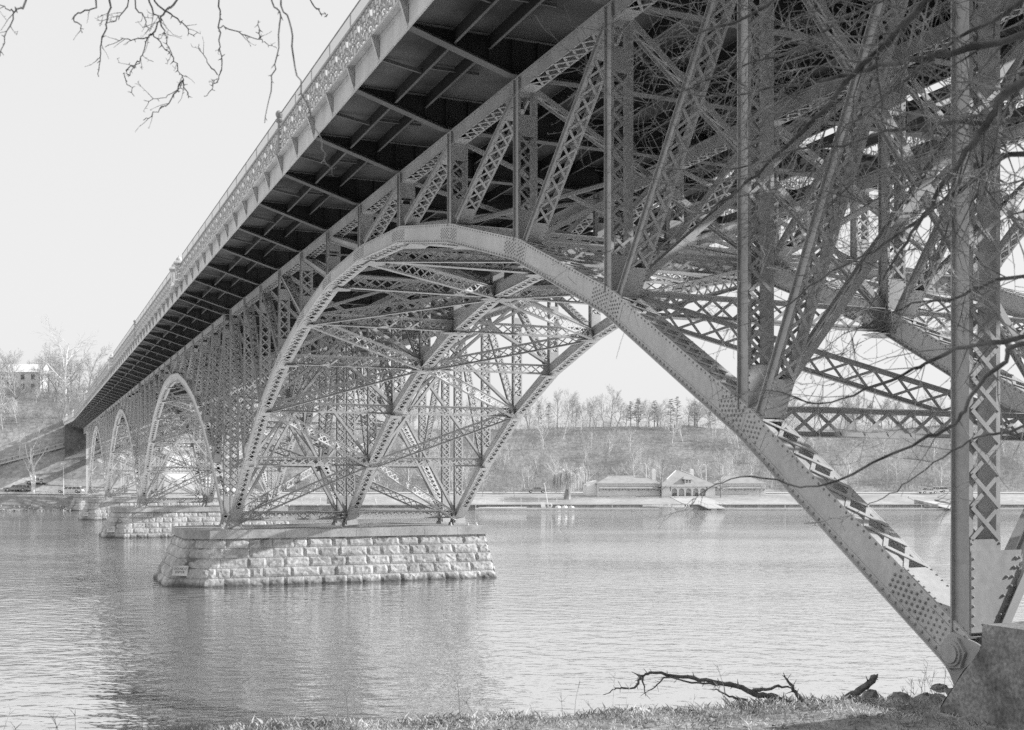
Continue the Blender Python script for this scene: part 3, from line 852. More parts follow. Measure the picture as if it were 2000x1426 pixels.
# ================================================================== WATER AND GROUND
mb = MB(); mb.quad((-1600, 8, 0), (1600, 8, 0), (1600, 300, 0), (-1600, 300, 0))
tag(mb.build('river', M['water']), kind='structure')
def hsh(i, j):
    x = math.sin(i*127.1+j*311.7)*43758.5453; return x-math.floor(x)
def vnoise(x, y):
    i, j = math.floor(x), math.floor(y); fx, fy = smooth(x-i), smooth(y-j)
    return (hsh(i, j)*(1-fx)+hsh(i+1, j)*fx)*(1-fy)+(hsh(i, j+1)*(1-fx)+hsh(i+1, j+1)*fx)*fy
def shore(X): return 255+.118*min(0, X) if X > -260 else 224
def pw(d, pts):
    for (a, za), (b, zb) in zip(pts, pts[1:]):
        if d <= b: return za+(zb-za)*max(0, (d-a))/(b-a)
    return pts[-1][1]
RIGHT = [(-2, -1), (0, -1), (.05, 1.05), (6, 1.25), (20, 2.9), (30, 3.2), (46, 3.4), (56, 5.5), (70, 12.5), (88, 20.6), (95, 22.4), (130, 23), (700, 26)]
LEFT = [(-2, -1), (0, -.3), (1.5, .5), (4.5, 2.9), (8, 3.3), (20, 3.7), (27, 8), (34, 14), (44, 20.5), (58, 27), (72, 30), (100, 32), (700, 36)]
def far_h(X, Y):
    d = Y-shore(X); w = smooth((X+98)/34.0)
    z = pw(d, RIGHT)*w+pw(d, LEFT)*(1-w)
    if d > 46 or (X < -80 and d > 23): z += (vnoise(X*.06, Y*.06)-.5)*1.6+(vnoise(X*.2+9, Y*.2)-.5)*.6
    return z
dl = [-2, 0, .05, 1.5, 3, 4.5, 6, 8, 12, 16, 20, 25, 30, 34, 38, 42, 46, 50, 54, 58, 62, 66, 70, 74, 78, 82, 86, 90, 95, 105, 130, 200, 400, 700]
xs = [-1400, -900, -600, -420, -330]+[-270+4.5*i for i in range(142)]+[420, 520, 700, 1000, 1500]
mb = MB(); nx = len(xs)
for d in dl:
    for X in xs: mb.v.append((X, shore(X)+d, far_h(X, shore(X)+d)))
for j in range(len(dl)-1):
    for i in range(nx-1):
        o = j*nx+i; mb.f.append((o, o+1, o+nx+1, o+nx))
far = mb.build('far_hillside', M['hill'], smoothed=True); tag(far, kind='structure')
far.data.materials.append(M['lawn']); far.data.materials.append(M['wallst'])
mi = []
for j in range(len(dl)-1):
    for i in range(nx-1):
        d = dl[j]
        if xs[i] < -88: mi.append(0 if (d >= 22 or d < 6) else 1)
        else: mi.append(2 if d < .05 else (1 if d < 46 else 0))
far.data.polygons.foreach_set('material_index', mi)
def strip(name, pts, m, dz=.03):
    """flat ribbon laid on the terrain: pts = list of (X, Y0, Y1)"""
    mb = MB()
    fin = []
    for (a, b) in zip(pts, pts[1:]):
        n = max(1, int(abs(b[0]-a[0])/4))
        for i in range(n): fin.append(lerp(a, b, i/n))
    fin.append(pts[-1])
    for a, b in zip(fin, fin[1:]):
        for j in range(4):
            f0, f1 = j/4, (j+1)/4
            q = []
            for (s, f) in ((a, f0), (b, f0), (b, f1), (a, f1)):
                Y = s[1]+(s[2]-s[1])*f; q.append((s[0], Y, far_h(s[0], Y)+dz))
            mb.quad(*q)
    return tag(mb.build(name, m), kind='structure')
strip('drive', [(x, shore(x)+30, shore(x)+42) for x in range(-84, 401, 8)], M['road'], .12)
strip('riverside_road', [(x, shore(x)+9, shore(x)+20) for x in range(-260, -83, 8)], M['road'], .12)
# stone coping of the river wall
mb = MB()
for x in range(-60, 300, 6):
    mb.box(x, shore(x)-.25, 1.0, x+5.97, shore(x+6)+.35, 1.2)
cop = mb.build('river_wall_coping', M['road']); tag(cop, 'long low stone river wall with pale coping along the far bank', 'river wall')
# ---- near bank
def edge_y(X): return 14.95+(.3 if X < 0 else .13)*X if X > -9 else 12.25
def near_h(X, Y):
    e = edge_y(X); z = CAMZ-2.95+1.35*smooth(1-Y/12.5)
    if Y < -3: z += 58*smooth((-3-Y)/52)+(vnoise(X*.1, Y*.1)-.5)*3*min(1, (-3-Y)/10)  # unseen hill behind the camera, raised steeply to block sky light
    z += (vnoise(X*.7, Y*.7)-.5)*.10+(vnoise(X*2.3, Y*2.3)-.5)*.05
    d = Y-e
    if d > -.3: z -= (d+.3)*.95+(vnoise(X*1.5+5, Y*1.5)-.5)*.35*min(1, d+.3)
    return z
gx = [-160, -110, -70, -40, -25, -16]+[-12+.3*i for i in range(81)]+[14, 18, 26, 40, 60, 110]
gy = [-140, -100, -75, -55, -40, -28, -18, -10, -4, 0, 3, 6, 8, 9.5, 10.5]+[11+.25*i for i in range(38)]
mb = MB(); nx = len(gx)
for Y in gy:
    for X in gx: mb.v.append((X, Y, max(-1.5, near_h(X, Y))))
for j in range(len(gy)-1):
    for i in range(nx-1):
        o = j*nx+i; mb.f.append((o, o+1, o+nx+1, o+nx))
nb = mb.build('near_bank', M['soil'], smoothed=True); tag(nb, kind='structure'); nb.data.materials.append(M['woodland'])
nb.data.polygons.foreach_set('material_index', [1 if gy[j] < -5 else 0 for j in range(len(gy)-1) for i in range(nx-1)])
rng = random.Random(11)
mb = MB(); lf = MB(); wd = MB()
for n in range(42000):
    X = rng.uniform(-7.5, 9); Y = edge_y(X)+.35-abs(rng.gauss(0, 1.0))*1.25
    if Y < 11.5: continue
    cl = vnoise(X*1.6, Y*1.6)
    ed = smooth((Y-edge_y(X)+.7)/.9)
    if rng.random() > .25+cl*.9: continue
    h = rng.uniform(.03, .08)+ed*cl*rng.uniform(0, .34); z = near_h(X, Y)-.01
    a = rng.uniform(0, 2*pi); w = rng.uniform(.003, .008); l = rng.uniform(.1, 1.1)*h
    b = rng.uniform(0, 2*pi)
    p0 = (X-w*cos(a), Y-w*sin(a), z); p1 = (X+w*cos(a), Y+w*sin(a), z)
    m0 = (X+l*.35*cos(b), Y+l*.35*sin(b), z+h*.65); t0 = (X+l*cos(b), Y+l*sin(b), z+h)
    mb.tri(p0, p1, m0); mb.tri(p0, m0, t0)
tag(mb.build('grass', M['grass']), 'dry winter grass growing along the edge of the near bank', 'grass', kind='stuff')
for n in range(2600):
    X = rng.uniform(-7, 9); Y = edge_y(X)+.2-abs(rng.gauss(0, .8))*1.1
    if vnoise(X*1.1+3, Y*1.4) < .42: continue
    z = near_h(X, Y)+.012; a = rng.uniform(0, 6.28); s = rng.uniform(.02, .055); tl = rng.uniform(-.6, .6); t2 = rng.uniform(-.8, .8)
    ux, uy = cos(a)*s, sin(a)*s
    lf.quad((X-ux, Y-uy, z), (X+uy*.6, Y-ux*.6, z+s*abs(tl)), (X+ux, Y+uy, z+s*.7), (X-uy*.6, Y+ux*.6, z+s*abs(t2)))
tag(lf.build('fallen_leaves', M['leaf']), 'dead leaves scattered over the near bank', 'leaves', kind='stuff')
# a few taller weed stalks at the edge
for n in range(60):
    X = rng.choice([rng.uniform(-6, 3), rng.uniform(5.2, 6.6)]); Y = edge_y(X)-rng.uniform(-.2, .5); z = near_h(X, Y)
    h = rng.uniform(.25, .6); a = rng.uniform(-.5, .5)
    pts = [(X, Y, z), (X+a*.1, Y, z+h*.5), (X+a*.35, Y+.02, z+h)]
    wd.tube(pts, [.005, .004, .002], 3, False)
    for q in range(4):
        f = rng.uniform(.4, 1); p = lerp(pts[1], pts[2], f); b = rng.uniform(-1, 1)
        wd.tube([p, (p[0]+b*.08, p[1]+.02, p[2]+.07)], [.003, .0015], 3, False)
tag(wd.build('weed_stalks', M['grass']), 'thin dry weed stalks rising from the grass at the bank edge', 'weeds', kind='stuff')
# ---- rocks
def rock(c, s, seed, label):
    r = random.Random(seed); mb = MB(); n = 9; m = 6
    k = 0
    for i in range(m+1):
        ph = -pi/2+pi*i/m
        for j in range(n):
            th = 2*pi*j/n; q = 1+r.uniform(-.2, .2)
            mb.v.append((s[0]*q*cos(ph)*cos(th), s[1]*q*cos(ph)*sin(th), s[2]*q*sin(ph)))
    for i in range(m):
        for j in range(n):
            o = i*n+j; o2 = i*n+(j+1) % n; mb.f.append((o, o2, o2+n, o+n))
    o = mb.build('rock', M['rock'], None, c); o.rotation_euler = (0, 0, seed); tag(o, label, 'rock', 'rocks at the water edge by the pedestal'); recalc(o)
for n, (px, py, Y, s, lab) in enumerate([
        (1700, 1372, 15.9, (.16, .14, .17), 'upright pale rock right of the broken log at the water edge'),
        (1676, 1384, 15.7, (.2, .15, .09), 'flat rock just beside the foot of the broken log'),
        (1757, 1372, 15.9, (.17, .12, .13), 'small dark-faced rock between the log and the pedestal'),
        (1782, 1384, 15.6, (.38, .16, .1), 'long sloping slab of rock on the bank edge'),
        (1812, 1372, 15.8, (.26, .2, .12), 'broad low rock touching the concrete pedestal'),
        (1836, 1344, 16.2, (.12, .1, .06), 'dark wet rock in the water under the pin shoe'),
        (1712, 1395, 15.3, (.3, .2, .16), 'rounded dark rock in the grass below the broken log'),
        (1832, 1365, 16.0, (.13, .1, .07), 'smallest rock, half under the pin shoe')]):
    p = at(px, py, Y); rock(p, s, n+1, lab)

# ================================================================== TREES
def grow(tr, cr, p, d, L, r, lvl, maxl, rng, par):
    """recursive bare tree; levels < par['split'] go to the trunk mesh, the rest to the crown mesh"""
    n = par['seg'][min(lvl, len(par['seg'])-1)]; pts = [p]; rad = [r]; cur = d
    for i in range(n):
        j = par['jit']; cur = vnorm((cur[0]+rng.uniform(-j, j), cur[1]+rng.uniform(-j, j), cur[2]+rng.uniform(-j, j)+par['lift'][min(lvl, len(par['lift'])-1)]))
        p = vadd(p, vmul(cur, L/n)); pts.append(p); rad.append(r*(1-(i+1)/n*par['taper']))
    mb = tr if lvl < par['split'] else cr
    mb.tube(pts, rad, 6 if lvl == 0 else (4 if lvl == 1 else 3), False)
    if lvl >= maxl: return
    nb = par['nb'][min(lvl, len(par['nb'])-1)]
    for b in range(nb):
        f = par['f0'][min(lvl, len(par['f0'])-1)]+(1-par['f0'][min(lvl, len(par['f0'])-1)])*(b+rng.random())/nb
        x = f*n; i = min(n-1, int(x)); q = lerp(pts[i], pts[i+1], x-i); dd = vnorm(vsub(pts[i+1], pts[i]))
        a = vcross(dd, (rng.uniform(-1, 1), rng.uniform(-1, 1), rng.uniform(-1, 1))); a = vnorm(a)
        an = par['ang'][min(lvl, len(par['ang'])-1)]*rng.uniform(.7, 1.25)
        nd = vnorm(vadd(vmul(dd, cos(an)), vmul(a, sin(an))))
        grow(tr, cr, q, nd, L*par['len'][min(lvl, len(par['len'])-1)]*rng.uniform(.7, 1.2)*(1.1-.45*f), max(par['rmin'], r*(1-f*par['taper'])*par['rr']), lvl+1, maxl, rng, par)
BARE = dict(seg=[7, 5, 4, 3], jit=.16, lift=[.03, .07, .05, .04], taper=.75, split=2, nb=[13, 10, 9, 4], f0=[.26, .2, .2, .2],
            ang=[.75, .7, .7, .7], len=[.5, .5, .5, .5], rmin=.018, rr=.55)
ROUND = dict(BARE, nb=[9, 9, 7, 4], f0=[.22, .15, .15, .2], ang=[.95, .8, .7, .7], len=[.62, .5, .5, .5])
NARROW = dict(BARE, nb=[34, 6, 4], f0=[.12, .2, .2], ang=[1.2, .8, .7], len=[.2, .45, .5], jit=.07, lift=[.05, .02, 0], seg=[9, 4, 3])
SYC = dict(BARE, nb=[8, 7, 7, 5], f0=[.25, .25, .2, .2], ang=[.75, .7, .7, .7], len=[.72, .55, .5, .5], rr=.62, jit=.2)
def make_tree(name, label, cat, par, H, r, maxl, seed, mt, mc, group=None, lean=(0, 0, 1)):
    rng = random.Random(seed); tr, cr = MB(), MB()
    grow(tr, cr, (0, 0, -.3), vnorm(lean), H*.82, r, 0, maxl, rng, par)
    t = thing(name, label, cat, group=group)
    tr.build('trunk', mt, t, smoothed=True); cr.build('crown', mc, t)
    return t
def make_pine(label, H, seed):
    rng = random.Random(seed); tr, cr = MB(), MB()
    tr.tube([(0, 0, -.3), (.1, 0, H*.5), (0, 0, H)], [.2, .14, .03], 6, False)
    z = H*.22
    while z < H*.99:
        f = (z/H-.22)/.78; R = H*.26*(1-f)**.75+.25
        for b in range(6):
            if rng.random() < .22: continue
            a = rng.uniform(0, 6.28); l = R*rng.uniform(.55, 1.15); e = (cos(a)*l, sin(a)*l, z+l*rng.uniform(-.05, .3))
            tr.tube([(0, 0, z), e], [.05, .015], 3, False)
            for q in range(15):
                g = rng.uniform(.3, 1.05); c = (e[0]*g+rng.gauss(0, .14), e[1]*g+rng.gauss(0, .14), z+(e[2]-z)*g+rng.gauss(.05, .07))
                for w in range(2):
                    s = rng.uniform(.14, .32); v = (rng.uniform(-1, 1)*s, rng.uniform(-1, 1)*s, rng.uniform(-.15, .35)*s); u = (rng.uniform(-1, 1)*.09, rng.uniform(-1, 1)*.09, .05)
                    cr.tri(vsub(c, v), vadd(c, v), vadd(c, u))
        z += H*.052*rng.uniform(.8, 1.3)
    t = thing('pine_tree', label, 'tree', group='pines on the far ridge')
    tr.build('trunk', M['fbark'], t); cr.build('crown', M['fpine'], t); return t
def make_willow():
    rng = random.Random(5); tr, cr = MB(), MB()
    tr.tube([(0, 0, -.3), (.1, 0, 2), (0, 0, 4.2)], [.95, .75, .7], 9, False)
    for b in range(9):
        a = 2*pi*b/9+rng.uniform(-.3, .3); l = rng.uniform(2.4, 4.6)
        pts = [(0, 0, 3.8), (cos(a)*l*.4, sin(a)*l*.4, 5+rng.uniform(0, .8)), (cos(a)*l, sin(a)*l, 6.2+rng.uniform(-.6, 1.6))]
        tr.tube(pts, [.42, .25, .1], 5, False)
        for q in range(75):
            g = rng.uniform(.3, 1.1); p = lerp(pts[1], pts[2], g)
            x, y = p[0]+rng.gauss(0, .7), p[1]+rng.gauss(0, .7); L = rng.uniform(1.5, 5.2)
            o = rng.uniform(.2, 1.2); top = p[2]+rng.uniform(.2, 1)
            cr.tube([p, (x, y, top), (x+cos(a)*o*.6, y+sin(a)*o*.6, max(.3, top-L*.5)), (x+cos(a)*o*.7, y+sin(a)*o*.7, max(.2, top-L))], [.05, .045, .035, .02], 3, False)
    t = thing('willow_tree', 'pollarded weeping willow with a thick trunk on the far lawn left of the boathouse', 'tree')
    tr.build('trunk', M['fbark'], t); cr.build('crown', M['fpale'], t); return t
def place(t, X, Y, s=1.0, rz=None, dz=0):
    t.location = (X, Y, far_h(X, Y)+dz); t.scale = (s, s, s); t.rotation_euler = (0, 0, rz if rz is not None else random.uniform(0, 6.28)); return t
RIDGE = 'bare leafless trees standing along the far ridge'
LR = 'bare leafless tree in the row on the far ridge against the sky'
LS = 'pale bare tree standing among brush on the far hillside'
LL = 'bare tree on the wooded hill at the left end of the bridge'
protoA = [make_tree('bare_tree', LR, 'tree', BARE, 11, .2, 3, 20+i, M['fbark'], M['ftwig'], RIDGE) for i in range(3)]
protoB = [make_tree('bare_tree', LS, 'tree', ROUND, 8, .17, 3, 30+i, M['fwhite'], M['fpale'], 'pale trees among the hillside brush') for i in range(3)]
pines = [make_pine('dark pine with layered boughs on the far ridge', 9.5, 40+i) for i in range(2)]
rng = random.Random(99); used = set()
def put(protos, X, Y, s, label=None, group=None):
    t = rng.choice(protos)
    if t.name in used: c = copy_tree(t)
    else: used.add(t.name); c = t
    place(c, X, Y, s, rng.uniform(0, 6.28))
    if label: c['label'] = label
    if group: c['group'] = group
    return c
# ridge trees, thinned to leave the pale gaps of the photograph
for px in [640, 700, 742, 800, 842, 880, 935, 975, 1032, 1062, 1088, 1105, 1124, 1137, 1152, 1161, 1180, 1192, 1203, 1222, 1246, 1268, 1290, 1345, 1362, 1384, 1398, 1418,
           1440, 1466, 1490, 1520, 1548, 1570, 1590, 1606, 1622, 1640, 1655, 1672, 1690, 1706, 1722, 1741, 1760, 1783, 1802, 1826, 1845, 1880, 1920, 1960, 2000, 2050]:
    Y = rng.uniform(348, 362); put(protoA, (px-1000)/FPX*Y, Y, rng.uniform(.72, 1.06) if not 1185 < px < 1200 else 1.2)
for n in range(34):
    Y = rng.uniform(366, 392); put(protoA, rng.uniform(640-1000, 1900-1000)/FPX*Y, Y, rng.uniform(.75, 1.1))
for px, s in [(1052, .85), (1072, .8), (1232, .8), (1246, .95), (1278, .88), (1310, 1.0), (1322, .92), (1357, .82), (1388, .7), (1666, .8), (1700, .9)]:
    Y = rng.uniform(345, 352); put(pines, (px-1000)/FPX*Y, Y, s)
for n in range(135):
    X = rng.uniform(-75, 150); d = rng.uniform(47, 93); put(protoB, X, shore(X)+d, rng.uniform(.55, 1.15))
for n in range(20):                                       # young trees and tall shrubs at the foot of the hill
    X = rng.uniform(-70, 20); d = rng.uniform(43, 52); put(protoB, X, shore(X)+d, rng.uniform(.7, 1.15))
for n in range(74):
    X = rng.uniform(-178, -94); d = rng.uniform(44, 92)
    if -40 < X/(shore(X)+d)*FPX+1000 < 88 and d < 82 and rng.random() < .45: continue
    put(protoA, X, shore(X)+d, rng.uniform(.85, 1.45), LL, 'trees on the hill at the left')
for n in range(22):
    X = rng.uniform(-160, -98); d = rng.uniform(30, 60); put(protoB, X, shore(X)+d, rng.uniform(.5, .9), LL, 'trees on the hill at the left')
t = make_tree('sycamore_tree', 'tall white-barked sycamore above the far end of the bridge', 'tree', SYC, 19, .42, 3, 61, M['fwhite'], M['ftwig'])
place(t, (128-1000)/FPX*302, 302, 1.0, 1.0)
t = make_tree('sycamore_tree', 'pale forked sycamore leaning beside the parked cars on the far bank', 'tree', dict(SYC, f0=[.12, .25, .2, .2], nb=[6, 7, 7, 5], ang=[.8, .7, .7, .7]), 13, .5, 3, 64, M['fwhite'], M['ftwig'])
place(t, (66-1000)/FPX*256, 256, 1.0, 2.0)
place(make_willow(), (1108-1000)/FPX*268, 268, .9, .4)
for px, s, lab in ((1292, 1.0, 'slim bald cypress left of the arcade, in front of the boathouse'), (1408, .95, 'slim bald cypress before the right wing of the boathouse')):
    t = make_tree('cypress_tree', lab, 'tree', NARROW, 15, .24, 2, 70+px, M['fbark'], M['ftwig']); place(t, (px-1000)/FPX*271, 271, s, 0)
for px, s, lab in ((942, .52, 'small young tree at the far roadside by the picnic table'), (1005, .5, 'small young tree on the far lawn left of the leaning white mast'), (1485, .6, 'low bare tree at the right end of the boathouse')):
    t = make_tree('young_tree', lab, 'tree', ROUND, 8, .16, 3, px, M['fbark'], M['ftwig']); place(t, (px-1000)/FPX*273, 273, s, 1)
# brush covering the slopes
mb = MB(); rng = random.Random(3)
def brush(mb, n, x0, x1, d0, d1, hmin, hmax, thr=.0):
    for _ in range(n):
        X = rng.uniform(x0, x1); Y = shore(X)+rng.uniform(d0, d1); c = vnoise(X*.12, Y*.12)
        if c < thr: continue
        z = far_h(X, Y)-.1; h = rng.uniform(hmin, hmax)*(.5+c)
        for q in range(5):
            a = rng.uniform(0, 6.28); l = h*rng.uniform(.15, .7); w = rng.uniform(.009, .02)
            e = (X+cos(a)*l, Y+sin(a)*l, z+h*rng.uniform(.6, 1)); mid = (X+cos(a)*l*.4, Y+sin(a)*l*.4, z+h*.55)
            mb.tri((X-w, Y, z), (X+w, Y, z), mid); mb.tri((mid[0]-w, mid[1], mid[2]), (mid[0]+w, mid[1], mid[2]), e)
            for s in range(2):
                b = rng.uniform(0, 6.28); g = rng.uniform(.3, .9); p = lerp(mid, e, g); mb.tri((p[0]-w*.7, p[1], p[2]), (p[0]+w*.7, p[1], p[2]), (p[0]+cos(b)*h*.3, p[1]+sin(b)*h*.3, p[2]+h*.2))
brush(mb, 12000, -95, 165, 46, 95, 1.2, 3.4); brush(mb, 4200, -95, 165, 46, 96, 2.5, 6.0, .35); brush(mb, 4200, -180, -92, 24, 82, 1.0, 3.4); brush(mb, 1300, -180, -96, 30, 84, 2.5, 5.5)
tag(mb.build('hillside_brush', M['brush']), 'tangled leafless brush covering the far hillside', 'brush', kind='stuff')
mb = MB()
brush(mb, 1300, -190, -86, 1.0, 7.5, .5, 1.5)
tag(mb.build('bank_brush', M['brush']), 'low leafless brush hanging over the far bank left of the piers', 'brush', kind='stuff')
rng2 = random.Random(8); mb = MB()
for _ in range(420):
    X = rng2.uniform(-190, -78); d = rng2.uniform(-.6, 2.2); Y = shore(X)+d; s = rng2.uniform(.2, .55); z = max(0, far_h(X, Y))
    q = [(X+rng2.uniform(-s, s), Y+rng2.uniform(-s, s), z+rng2.uniform(-.3, .6)*s) for _ in range(5)]
    mb.tri(q[0], q[1], (X, Y, z+s)); mb.tri(q[1], q[2], (X, Y, z+s)); mb.tri(q[2], q[3], (X, Y, z+s)); mb.tri(q[3], q[0], (X, Y, z+s)); mb.tri(q[4], q[1], (X, Y, z+s*.8))
tag(mb.build('riprap', M['road']), 'pale riprap stones at the far waterline left of the piers', 'stones', kind='stuff')

# ================================================================== FAR BANK BUILDINGS
def boathouse():
    X0, Y0 = (1342-1000)/FPX*275, 275.0
    t = thing('boathouse', 'long low pale boathouse with an arcade, dormer and two chimneys on the far bank', 'building', (X0, Y0, 2.95), radians(5))
    D = 8.5
    def wing(x0, x1):
        w = MB(); w.box(x0, 0, -.4, x1, D, 2.75); w.box(x0-.06, -.06, -.4, x1+.06, 0, .35)
        wo = w.build('wall', M['plaster'], t)
        r = MB(); e = .45; zr = 4.45; h = 3.2
        A, Bp, C, Dd = (x0-e, -e, 2.75), (x1+e, -e, 2.75), (x1+e, D+e, 2.75), (x0-e, D+e, 2.75); R0, R1 = (x0+h, D/2, zr), (x1-h, D/2, zr)
        r.quad(A, Bp, R1, R0); r.quad(C, Dd, R0, R1); r.tri(Bp, C, R1); r.tri(Dd, A, R0)
        r.quad(*[(p[0], p[1], 2.72) for p in (Dd, C, Bp, A)])
        ro = r.build('roof', M['broof'], t)
        rc = MB(); rc.bar(vadd(R0, (0, 0, .06)), vadd(R1, (0, 0, .06)), .25, .16)
        rc.build('ridge_cap', M['plaster'], ro)
        p = MB(); p.hexa([(x0+.3, -1.1, 1.52), (x1-.3, -1.1, 1.52), (x1-.3, 0, 2.1), (x0+.3, 0, 2.1), (x0+.3, -1.1, 1.62), (x1-.3, -1.1, 1.62), (x1-.3, 0, 2.2), (x0+.3, 0, 2.2)])
        po = p.build('pent_roof', M['broof'], t)
        n = max(2, round((x1-x0)/2.4))
        for i in range(n+1):
            x = x0+.5+(x1-x0-1)*i/n; b = MB(); b.bar((x, -.02, 1.0), (x, -.85, 1.5), .1, .1); b.box(x-.05, -.08, .95, x+.05, -.005, 1.6); b.build('bracket', M['btrim'], po)
        for i in range(n):
            x = x0+.5+(x1-x0-1)*(i+.5)/n
            d = MB(); d.box(x-.5, -.03, -.3, x+.5, -.002, 1.35); do = d.build('door', M['plaster'], t)
            f = MB(); f.box(x-.56, -.025, -.3, x-.5, -.003, 1.4); f.box(x+.5, -.025, -.3, x+.56, -.003, 1.4); f.build('door_frame', M['carlight'], do)
            f = MB()
            for s in (-.3, .3): f.lathe((x+s, 0, 1.18), [(0, 0), (.13, 0), (.13, .22), (0, .22)], 8)
            f.build('vent', M['btrim'], do)
        return wo
    wing(-21.6, -6.6); wing(6.6, 19.2)
    # end bay of the left wing
    g = MB(); g.box(-24.0, 1.2, -.4, -21.62, D-1.2, 2.3); g.extrude([(-24.2, 2.3), (-21.6, 2.3), (-21.6, 3.5), (-22.6, 3.2)], 1, 1.4, D-1.4); g.build('end_bay', M['plaster'], t)
    # central pavilion: arcade of five arches under a big hipped roof
    front = -1.6; c = MB(); n = 5; pitch = 1.72; w0 = -n*pitch/2
    c.box(-6.4, front, -.4, w0-.2, front+.35, 2.0); c.box(-w0+.2, front, -.4, 6.4, front+.35, 2.0)
    for i in range(n+1):
        x = w0+i*pitch; c.box(x-.2, front, -.4, x+.2, front+.35, .95)
    for i in range(n):
        xc = w0+(i+.5)*pitch; r = pitch/2-.2; m = 10
        for j in range(m):
            a0, a1 = pi-pi*j/m, pi-pi*(j+1)/m
            xa, xb = xc+r*cos(a0), xc+r*cos(a1); za, zb = .95+r*sin(a0), .95+r*sin(a1)
            if j == 0: xa0 = xc-pitch/2
            c.hexa([(xa, front, za), (xb, front, zb), (xb, front+.35, zb), (xa, front+.35, za), (xa, front, 2.0), (xb, front, 2.0), (xb, front+.35, 2.0), (xa, front+.35, 2.0)])
        for s in (-1, 1):
            x = xc+s*(pitch/2-.1); c.box(x-.1, front+.001, .95, x+.1, front+.349, 1.999)
    c.build('arcade', M['plaster'], t)
    bk = MB(); bk.box(-6.4, front+.9, -.4, 6.4, D, 2.0); bk.build('rear_wall', M['white'], t)
    for i in range(3):
        b = MB(); x = -2.9+i*2.7; b.box(x-.7, front+.4, -.3, x+.7, front+.8, .12); b.box(x-.7, front+.75, .12, x+.7, front+.8, .5); b.build('bench', M['bench_grey'], t)
    r = MB(); e = .8; z0, z1 = 2.0, 5.9
    A, Bp, C, Dd = (-7.4, front-e, z0), (7.4, front-e, z0), (7.4, D+e, z0), (-7.4, D+e, z0); R0, R1 = (-1.9, 3.6, z1), (-.6, 3.6, z1)
    r.quad(A, Bp, R1, R0); r.quad(C, Dd, R0, R1); r.tri(Bp, C, R1); r.tri(Dd, A, R0); r.quad(*[(p[0], p[1], z0-.03) for p in (Dd, C, Bp, A)])
    ro = r.build('roof', M['broof'], t)
    hp = MB(); hp.bar(vadd(lerp(A, R0, .45), (0, 0, .05)), vadd(R0, (0, 0, .05)), .2, .12); hp.bar(vadd(lerp(Bp, R1, .7), (0, 0, .05)), vadd(R1, (0, 0, .05)), .16, .1); hp.build('hip_flashing', M['white'], ro)
    d = MB(); d.box(-.75, -1.2, 2.75, .75, 1.6, 3.75); do = d.build('dormer', M['plaster'], t)
    q = MB(); q.quad((-1.3, -1.7, 3.75), (1.3, -1.7, 3.75), (.5, 1.4, 4.5), (-.5, 1.4, 4.5)); q.tri((-1.3, -1.7, 3.75), (-.5, 1.4, 4.5), (-1.3, 2, 3.75)); q.tri((1.3, -1.7, 3.75), (1.3, 2, 3.75), (.5, 1.4, 4.5)); q.build('dormer_roof', M['broof'], do)
    wn = MB()
    for x in (-.36, .36):
        for z in (3.08, 3.42): wn.box(x-.27, -1.225, z-.13, x+.27, -1.203, z+.13)
    wn.build('window', M['window'], do)
    for x, z in ((-7.3, 3.2), (2.0, 3.0)):
        k = MB(); k.box(x-.42, 3.2, z, x+.42, 4.2, 5.95); k.box(x-.36, 3.3, 5.95, x+.36, 4.1, 6.3); k.build('chimney', M['plaster'], t)
    return t
boathouse()
X0 = (1342-1000)/FPX*275
mb = MB()
def onland(x, Y, dz=.06): return (x, Y, far_h(x, Y)+dz)
for i in range(8):
    f0, f1 = i/8, (i+1)/8; Y0, Y1 = 272.6-17.2*f0, 272.6-17.2*f1
    xa0, xb0 = X0-4.6-.6*f0*-3, X0+3.4+4.2*f0; xa1, xb1 = X0-4.6+1.8*f1, X0+3.4+4.2*f1
    mb.quad(onland(xa0, Y0), onland(xa1, Y1), onland(xb1, Y1), onland(xb0, Y0))
tag(mb.build('boat_ramp', M['road']), kind='structure')
t = thing('gangway', 'pale boarded gangway sloping from the river wall to the landing stage before the boathouse', 'gangway', ((1385-1000)/FPX*254, 255, 0))
mb = MB(); mb.hexa([(-2.2, -.2, 1.05), (1.6, -.2, 1.05), (3.0, -5, .25), (-.9, -5, .25), (-2.2, -.2, 1.2), (1.6, -.2, 1.2), (3.0, -5, .4), (-.9, -5, .4)]); mb.build('ramp_boards', M['road'], t)
for x0, x1 in ((-2.25, -.95), (1.65, 3.05)):
    mb = MB(); mb.bar((x0, -.2, 1.9), (x1, -5, 1.1), .05, .05)
    for f in (0, .33, .66, 1): x = x0+(x1-x0)*f; mb.bar((x, -.2-4.8*f, 1.2-.8*f), (x, -.2-4.8*f, 1.95-.8*f), .05, .05)
    mb.build('handrail', M['btrim'], t)
t = thing('landing_stage', 'long low floating landing stage in front of the far river wall', 'dock', (0, 252, 0))
mb = MB(); mb.box(-8, -1.2, .05, 32, 1.2, .38); mb.box(45, -1.2, .05, 120, 1.2, .38); mb.build('stage_deck', M['road'], t)
mb = MB()
for x in (-8, 2, 12, 22, 32, 46, 60, 75, 90): mb.cyl((x, 1.25, -.5), (x, 1.25, 1.0), .1, seg=6)
mb.build('mooring_piles', M['btrim'], t)
t = thing('landing_stage', 'low floating dock reaching from behind the nearest pier along the far wall', 'dock', (-6, 252, 0))
mb = MB(); mb.box(-38, -.9, .05, -7.2, .9, .35); mb.build('stage_deck', M['road'], t)
mb = MB()
for x in (-32, -24, -16, -9): mb.cyl((x, 1.0, -.5), (x, 1.0, 2.4), .09, seg=6)
